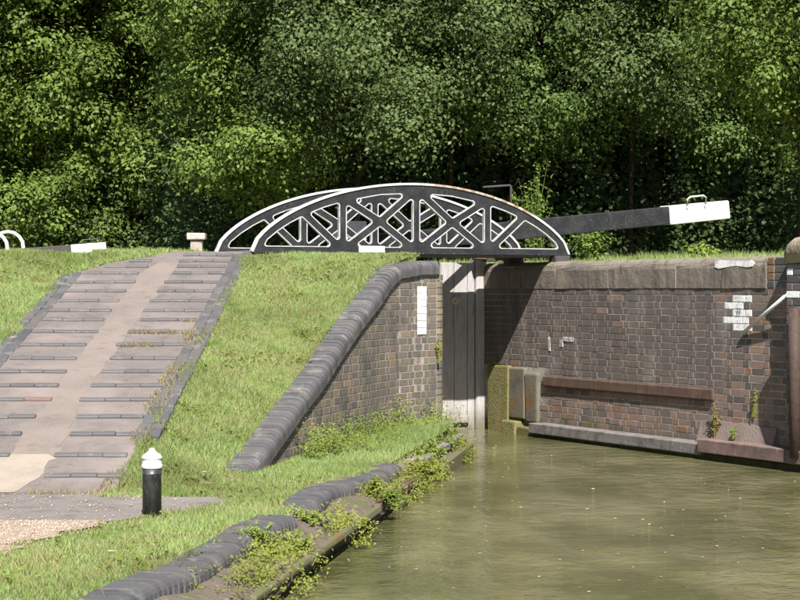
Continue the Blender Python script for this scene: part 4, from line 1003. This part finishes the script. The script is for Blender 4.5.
for i in range(150):                          # weeds on the berm below the wing wall: one tangled mass
    sw = random.uniform(.05, 4.9); P, T = wpos(sw); N_ = Vector((0, 0, 1)).cross(T) * WOUT
    dist = abs(random.gauss(0, .22)) + .05; P = P + N_ * dist; hw = random.uniform(.12, .42) * (1 - .5 * min(1, dist / .6)); rw_ = random.uniform(.05, .12)
    for k in range(46):
        u_ = Vector((random.gauss(0, 1), random.gauss(0, 1), 0)) * rw_ * .6; zz = .27 + hw * random.random()
        if u_.dot(N_) < -dist: u_ = u_ - N_ * (u_.dot(N_) + dist) 
        C0.append((P.x + u_.x, P.y + u_.y, zz)); Nn.append((random.gauss(.1, .45), random.gauss(-.3, .45), .8))
C0 = np.array(C0); V, F = leaves(C0, unit(np.array(Nn)), rng.uniform(.018, .042, len(C0)))
tag(base('weeds', arr('weeds', V, F, M['weed'])), 'tangle of leafy weeds along the foot of the wing wall', 'weeds', kind='stuff')
C0 = []; Nn = []
for i in range(330):                          # low weeds and ivy over kerb and ledge
    Yw = random.uniform(11.0, 22.0); a_ = float(kerbx(Yw)) + .05; b_ = float(bankx(Yw)) + .06; xw_ = random.uniform(a_, b_); hw = random.uniform(.04, .17)
    if math.sin(Yw * 2.7) + math.sin(Yw * 1.1 + 1) < -.35: continue
    for k in range(70):
        C0.append((xw_ + random.gauss(0, .05), Yw + random.gauss(0, .08), .12 + hw * random.random() - (.1 if xw_ > b_ - .08 else 0))); Nn.append((random.gauss(.2, .45), random.gauss(-.3, .45), .8))
C0 = np.array(C0); V, F = leaves(C0, unit(np.array(Nn)), rng.uniform(.012, .034, len(C0)))
tag(base('weeds', arr('weeds', V, F, M['weedy'])), 'low creeping weeds spread over the bank ledge beside the water', 'weeds', kind='stuff')
plant('wall_weed', 'reddish green weed growing from the brick wall above the waling timber', lk(-.06, q_of(720)).x, lk(-.06, q_of(720)).y, .24, .42, .09, 9, 18, .032, M['redweed'])
plant('wall_weed', 'small bright green weed right of the reddish one on the waling timber', lk(-.1, q_of(741)).x, lk(-.1, q_of(741)).y, .27, .14, .06, 6, 12, .028, M['weed'])
plant('wall_weed', 'thin weed on the brick wall beside the shadow of the pier', lk(-.03, q_of(756)).x, lk(-.03, q_of(756)).y, .52, .36, .07, 4, 14, .026, M['weedy'])
plant('wall_weed', 'pale weed hanging at the brick corner beside the gate', cc.x + .02, cc.y - .06, 1.02, .35, .06, 6, 14, .028, M['weedy'])
plant('wall_weed', 'tuft of moss and weed on top of the mossy stone by the gate', lk(-.03, .3).x, lk(-.03, .3).y, .84, .1, .09, 10, 14, .025, M['weed'])
plant('gravel_weed', 'small upright weed alone on the pink gravel', px(57, 553, 12.3).x, 12.3, .26, .085, .03, 5, 12, .016, M['weed'])
# weeds and saplings behind the right coping
for (xp, Yd, h, sp, lb) in ((592, 29.5, .75, .4, 'bright sapling under the white end of the balance beam'), (700, 26.2, .35, .25, 'low weed above the coping right of the sapling'), (537, 31.5, 2.0, .5, 'pale leafy bush just above the right end of the footbridge')):
    plant('bank_shrub', lb, (xp - 400) / FPX * Yd, Yd, 2.15, h, sp, 26, 22, .075, M['leafB'] if 'weed' not in lb else M['weed'])
# fallen leaves
def flat_leaf(name, lab, P, L_, m, grp=None, zr=None):
    a = random.uniform(0, 6.28); V = []
    pts = [(0, -.5), (.22, -.25), (.3, .05), (.16, .35), (0, .5), (-.16, .35), (-.3, .05), (-.22, -.25)]
    for (x, y) in pts: V.append((P[0] + L_ * (x * math.cos(a) - y * math.sin(a)), P[1] + L_ * (x * math.sin(a) + y * math.cos(a)), P[2] + .012 * (abs(x) + abs(y)) * L_ / .05))
    V.append((P[0], P[1], P[2])); F = [(i, (i + 1) % 8, 8) for i in range(8)]
    me = bpy.data.meshes.new(name); me.from_pydata(V, [], F); me.materials.append(m); return tag(base(name, me), lab, 'leaf', grp)
M['deadleaf'] = mat('dead_leaf', (.42, .27, .16), .8)
for (P, lab) in (((px(209, 488, 15.9).x, 15.9, .30), 'pale dead leaf on grass at the foot of the sloping coping'), ((px(112, 561, 11.75).x, 11.75, .30), 'pale brown leaf in the grass at the bottom edge'), ((px(205, 482, 16.2).x, 16.2, .36), 'small brown leaf on grass below the ramp')):
    flat_leaf('fallen_leaf', lab, P, .075, M['deadleaf'])
n = 420; X = rng.uniform(-.2, 4.8, n); Y = rng.uniform(12, 25, n); k = (X > bankx(Y) + .1) & (pq(X, Y)[0] < -.3); X, Y = X[k], Y[k]; n = len(X)
nr = unit(np.stack([rng.normal(0, .12, n), rng.normal(0, .12, n), np.ones(n)], 1)); V, F = leaves(np.stack([X, Y, np.full(n, .008)], 1), nr, rng.uniform(.006, .04, n) ** 1.0, .1, .7)
M['float'] = mat('floating_leaf', (0, 0, 0), .6, rnd=[(.3, .25, .09), (.4, .33, .2), (.2, .25, .06), (.45, .4, .3)])
tag(base('floating_leaves', arr('floating_leaves', V, F, M['float'])), 'scattered small leaves floating on the canal water', 'leaves', kind='stuff')

# ------------------------------------------------------------------ trees
def tree(label, x, y, ht, rad, m, nclump_, nleaf, ls, low=.0, seed=0, group='trees behind the lock'):
    r = np.random.default_rng(seed); z0 = 2.1; nclump = int(nclump_ * (1.15 if x > -5 else 1.6))
    t = thing('broadleaf_tree', (x, y, z0), label, 'tree', group)
    bm = bmesh.new(); rnd_ = random.Random(seed)
    tube(bm, [(x, y + rad * .8, z0 - .2), (x + .1, y + rad * .8, z0 + ht * .25), (x - .1, y + rad * .6, z0 + ht * .5), (x, y + rad * .2, z0 + ht * .85)], [.10, .08, .06, .02], 8)
    # clump centres spread through the crown, more near its surface
    u = unit(r.normal(0, 1, (nclump, 3))); rr = r.uniform(.4, 1.0, nclump) ** .5
    zc = z0 + low + (ht - low) * .5; hz = (ht - low) * .5
    cen = np.stack([x + u[:, 0] * rr * rad, y + u[:, 1] * rr * rad * .85, zc + u[:, 2] * rr * hz], 1)
    cen[:, 1] -= rad * .75 * (cen[:, 2] - zc) / hz * (cen[:, 2] > zc - hz * .6)
    fld = np.sin(cen[:, 0] * 1.5 + seed) + np.sin(cen[:, 2] * 1.9 + seed * 1.7) + np.sin(cen[:, 0] * 2.7 - cen[:, 2] * 2.1 + seed * .6) + .8 * np.sin(cen[:, 1] * 2.3)
    cen = cen[fld > (-1.25 if x > -5 else -2.2)]; nclump = len(cen)                          # openings between the boughs
    cen[:, 1] += r.normal(0, .35, nclump)
    for c in cen[::3]:
        a = Vector((x, y + rad * .6, max(z0 + .5, min(z0 + ht * .8, c[2] - .8)))); b = Vector(c); mdl = a.lerp(b, .5) + Vector((rnd_.uniform(-.2, .2), rnd_.uniform(-.2, .2), rnd_.uniform(-.1, .25)))
        tube(bm, [a, mdl, b], [.035, .02, .008], 5)
    bmobj('trunk', bm, M['bark'], t, True)
    cr = r.uniform(.28, .85, nclump) * (rad / 2.4) ** .25; zf = r.uniform(.6, 1.25, nclump)
    seen = cen[:, 2] < EYE + 330 * y / FPX + .4                       # clumps well above the picture need less detail
    idx = np.repeat(np.arange(nclump), np.where(seen, (nleaf * (2.0 if x > -5 else 1.35) * np.clip(cr / .6, .5, 1.5)).astype(int), nleaf // 5)); n = len(idx); big = ~seen[idx]
    d = unit(r.normal(0, 1, (n, 3)) + np.array([0, -.35, .25])); q = 1 - .45 * r.uniform(0, 1, n) ** 1.4
    spr = r.uniform(0, 1, n) < .24; q = np.where(spr, 1 + .7 * r.uniform(0, 1, n) ** 2, q)
    lump = 1 + .42 * np.sin(d[:, 0] * 5 + idx) * np.sin(d[:, 2] * 6 + idx * 2.1) * np.sin(d[:, 1] * 5 + idx * .7)
    P = cen[idx] + d * (q * lump * cr[idx])[:, None] * np.stack([np.full(n, 1.15), np.full(n, 1.1), zf[idx]], 1) + r.normal(0, .03, (n, 3))
    nr = unit(d * 1.0 + np.array([0, -.05, .35]) + r.normal(0, .38, (n, 3)))
    k = P[:, 2] > z0 - .05
    V, F = leaves(P[k], nr[k], r.uniform(.5, 1.3, k.sum()) * ls * np.where(big[k], 2.2, .76), .22, .62)
    attach(base('crown', arr('crown', V, F, m)), t)
TR = [  # x-pixel, depth, height, radius, material, clumps, leaves, size, low, label
    (-15, 52, 17.0, 3.6, 'leafC', 170, 480, .15, .6, 'olive leafy tree cut by the left edge of the picture'),
    (62, 49, 12.5, 3.1, 'leafB', 130, 520, .155, .3, 'bright green tree above the distant white beam end'),
    (150, 53, 17.5, 3.5, 'leafA', 175, 480, .155, .8, 'tall mid green tree between the left trees and the stone post'),
    (252, 38, 11.5, 2.1, 'leafB', 120, 480, .12, 1.5, 'bright green tree above the left end of the footbridge'),
    (352, 37, 13.5, 2.5, 'leafC', 150, 480, .11, 1.7, 'olive grey tree above the middle of the footbridge'),
    (450, 38, 14.0, 2.6, 'leafC', 155, 480, .11, 2.3, 'dusty olive tree above the right half of the footbridge'),
    (545, 39, 13.5, 2.4, 'leafA', 145, 480, .11, 2.3, 'dark green tree right behind the balance beam middle'),
    (640, 38, 13.5, 2.5, 'leafC', 150, 480, .108, 2.5, 'olive tree hanging over the balance beam end'),
    (735, 40, 14.0, 2.7, 'leafA', 155, 480, .11, 2.0, 'deep green tree right of the beam end'),
    (815, 33, 7.4, 1.9, 'leafB', 66, 520, .105, 2.2, 'light green tree reaching in from the right edge'),
    (890, 38, 12.4, 2.5, 'leafA', 80, 350, .14, .0, 'mid green tree just outside the right edge'),
    (-130, 52, 15.5, 3.4, 'leafA', 80, 350, .18, .0, 'mid green tree just outside the left edge'),
]
for i, (xp, Yd, ht, rad, mm, nc, nl, ls, low, lb) in enumerate(TR):
    tree(lb, (xp - 400) / FPX * Yd, Yd, ht, rad, M[mm], nc, nl, ls, low, 100 + i)
# the wood behind, one dark mass
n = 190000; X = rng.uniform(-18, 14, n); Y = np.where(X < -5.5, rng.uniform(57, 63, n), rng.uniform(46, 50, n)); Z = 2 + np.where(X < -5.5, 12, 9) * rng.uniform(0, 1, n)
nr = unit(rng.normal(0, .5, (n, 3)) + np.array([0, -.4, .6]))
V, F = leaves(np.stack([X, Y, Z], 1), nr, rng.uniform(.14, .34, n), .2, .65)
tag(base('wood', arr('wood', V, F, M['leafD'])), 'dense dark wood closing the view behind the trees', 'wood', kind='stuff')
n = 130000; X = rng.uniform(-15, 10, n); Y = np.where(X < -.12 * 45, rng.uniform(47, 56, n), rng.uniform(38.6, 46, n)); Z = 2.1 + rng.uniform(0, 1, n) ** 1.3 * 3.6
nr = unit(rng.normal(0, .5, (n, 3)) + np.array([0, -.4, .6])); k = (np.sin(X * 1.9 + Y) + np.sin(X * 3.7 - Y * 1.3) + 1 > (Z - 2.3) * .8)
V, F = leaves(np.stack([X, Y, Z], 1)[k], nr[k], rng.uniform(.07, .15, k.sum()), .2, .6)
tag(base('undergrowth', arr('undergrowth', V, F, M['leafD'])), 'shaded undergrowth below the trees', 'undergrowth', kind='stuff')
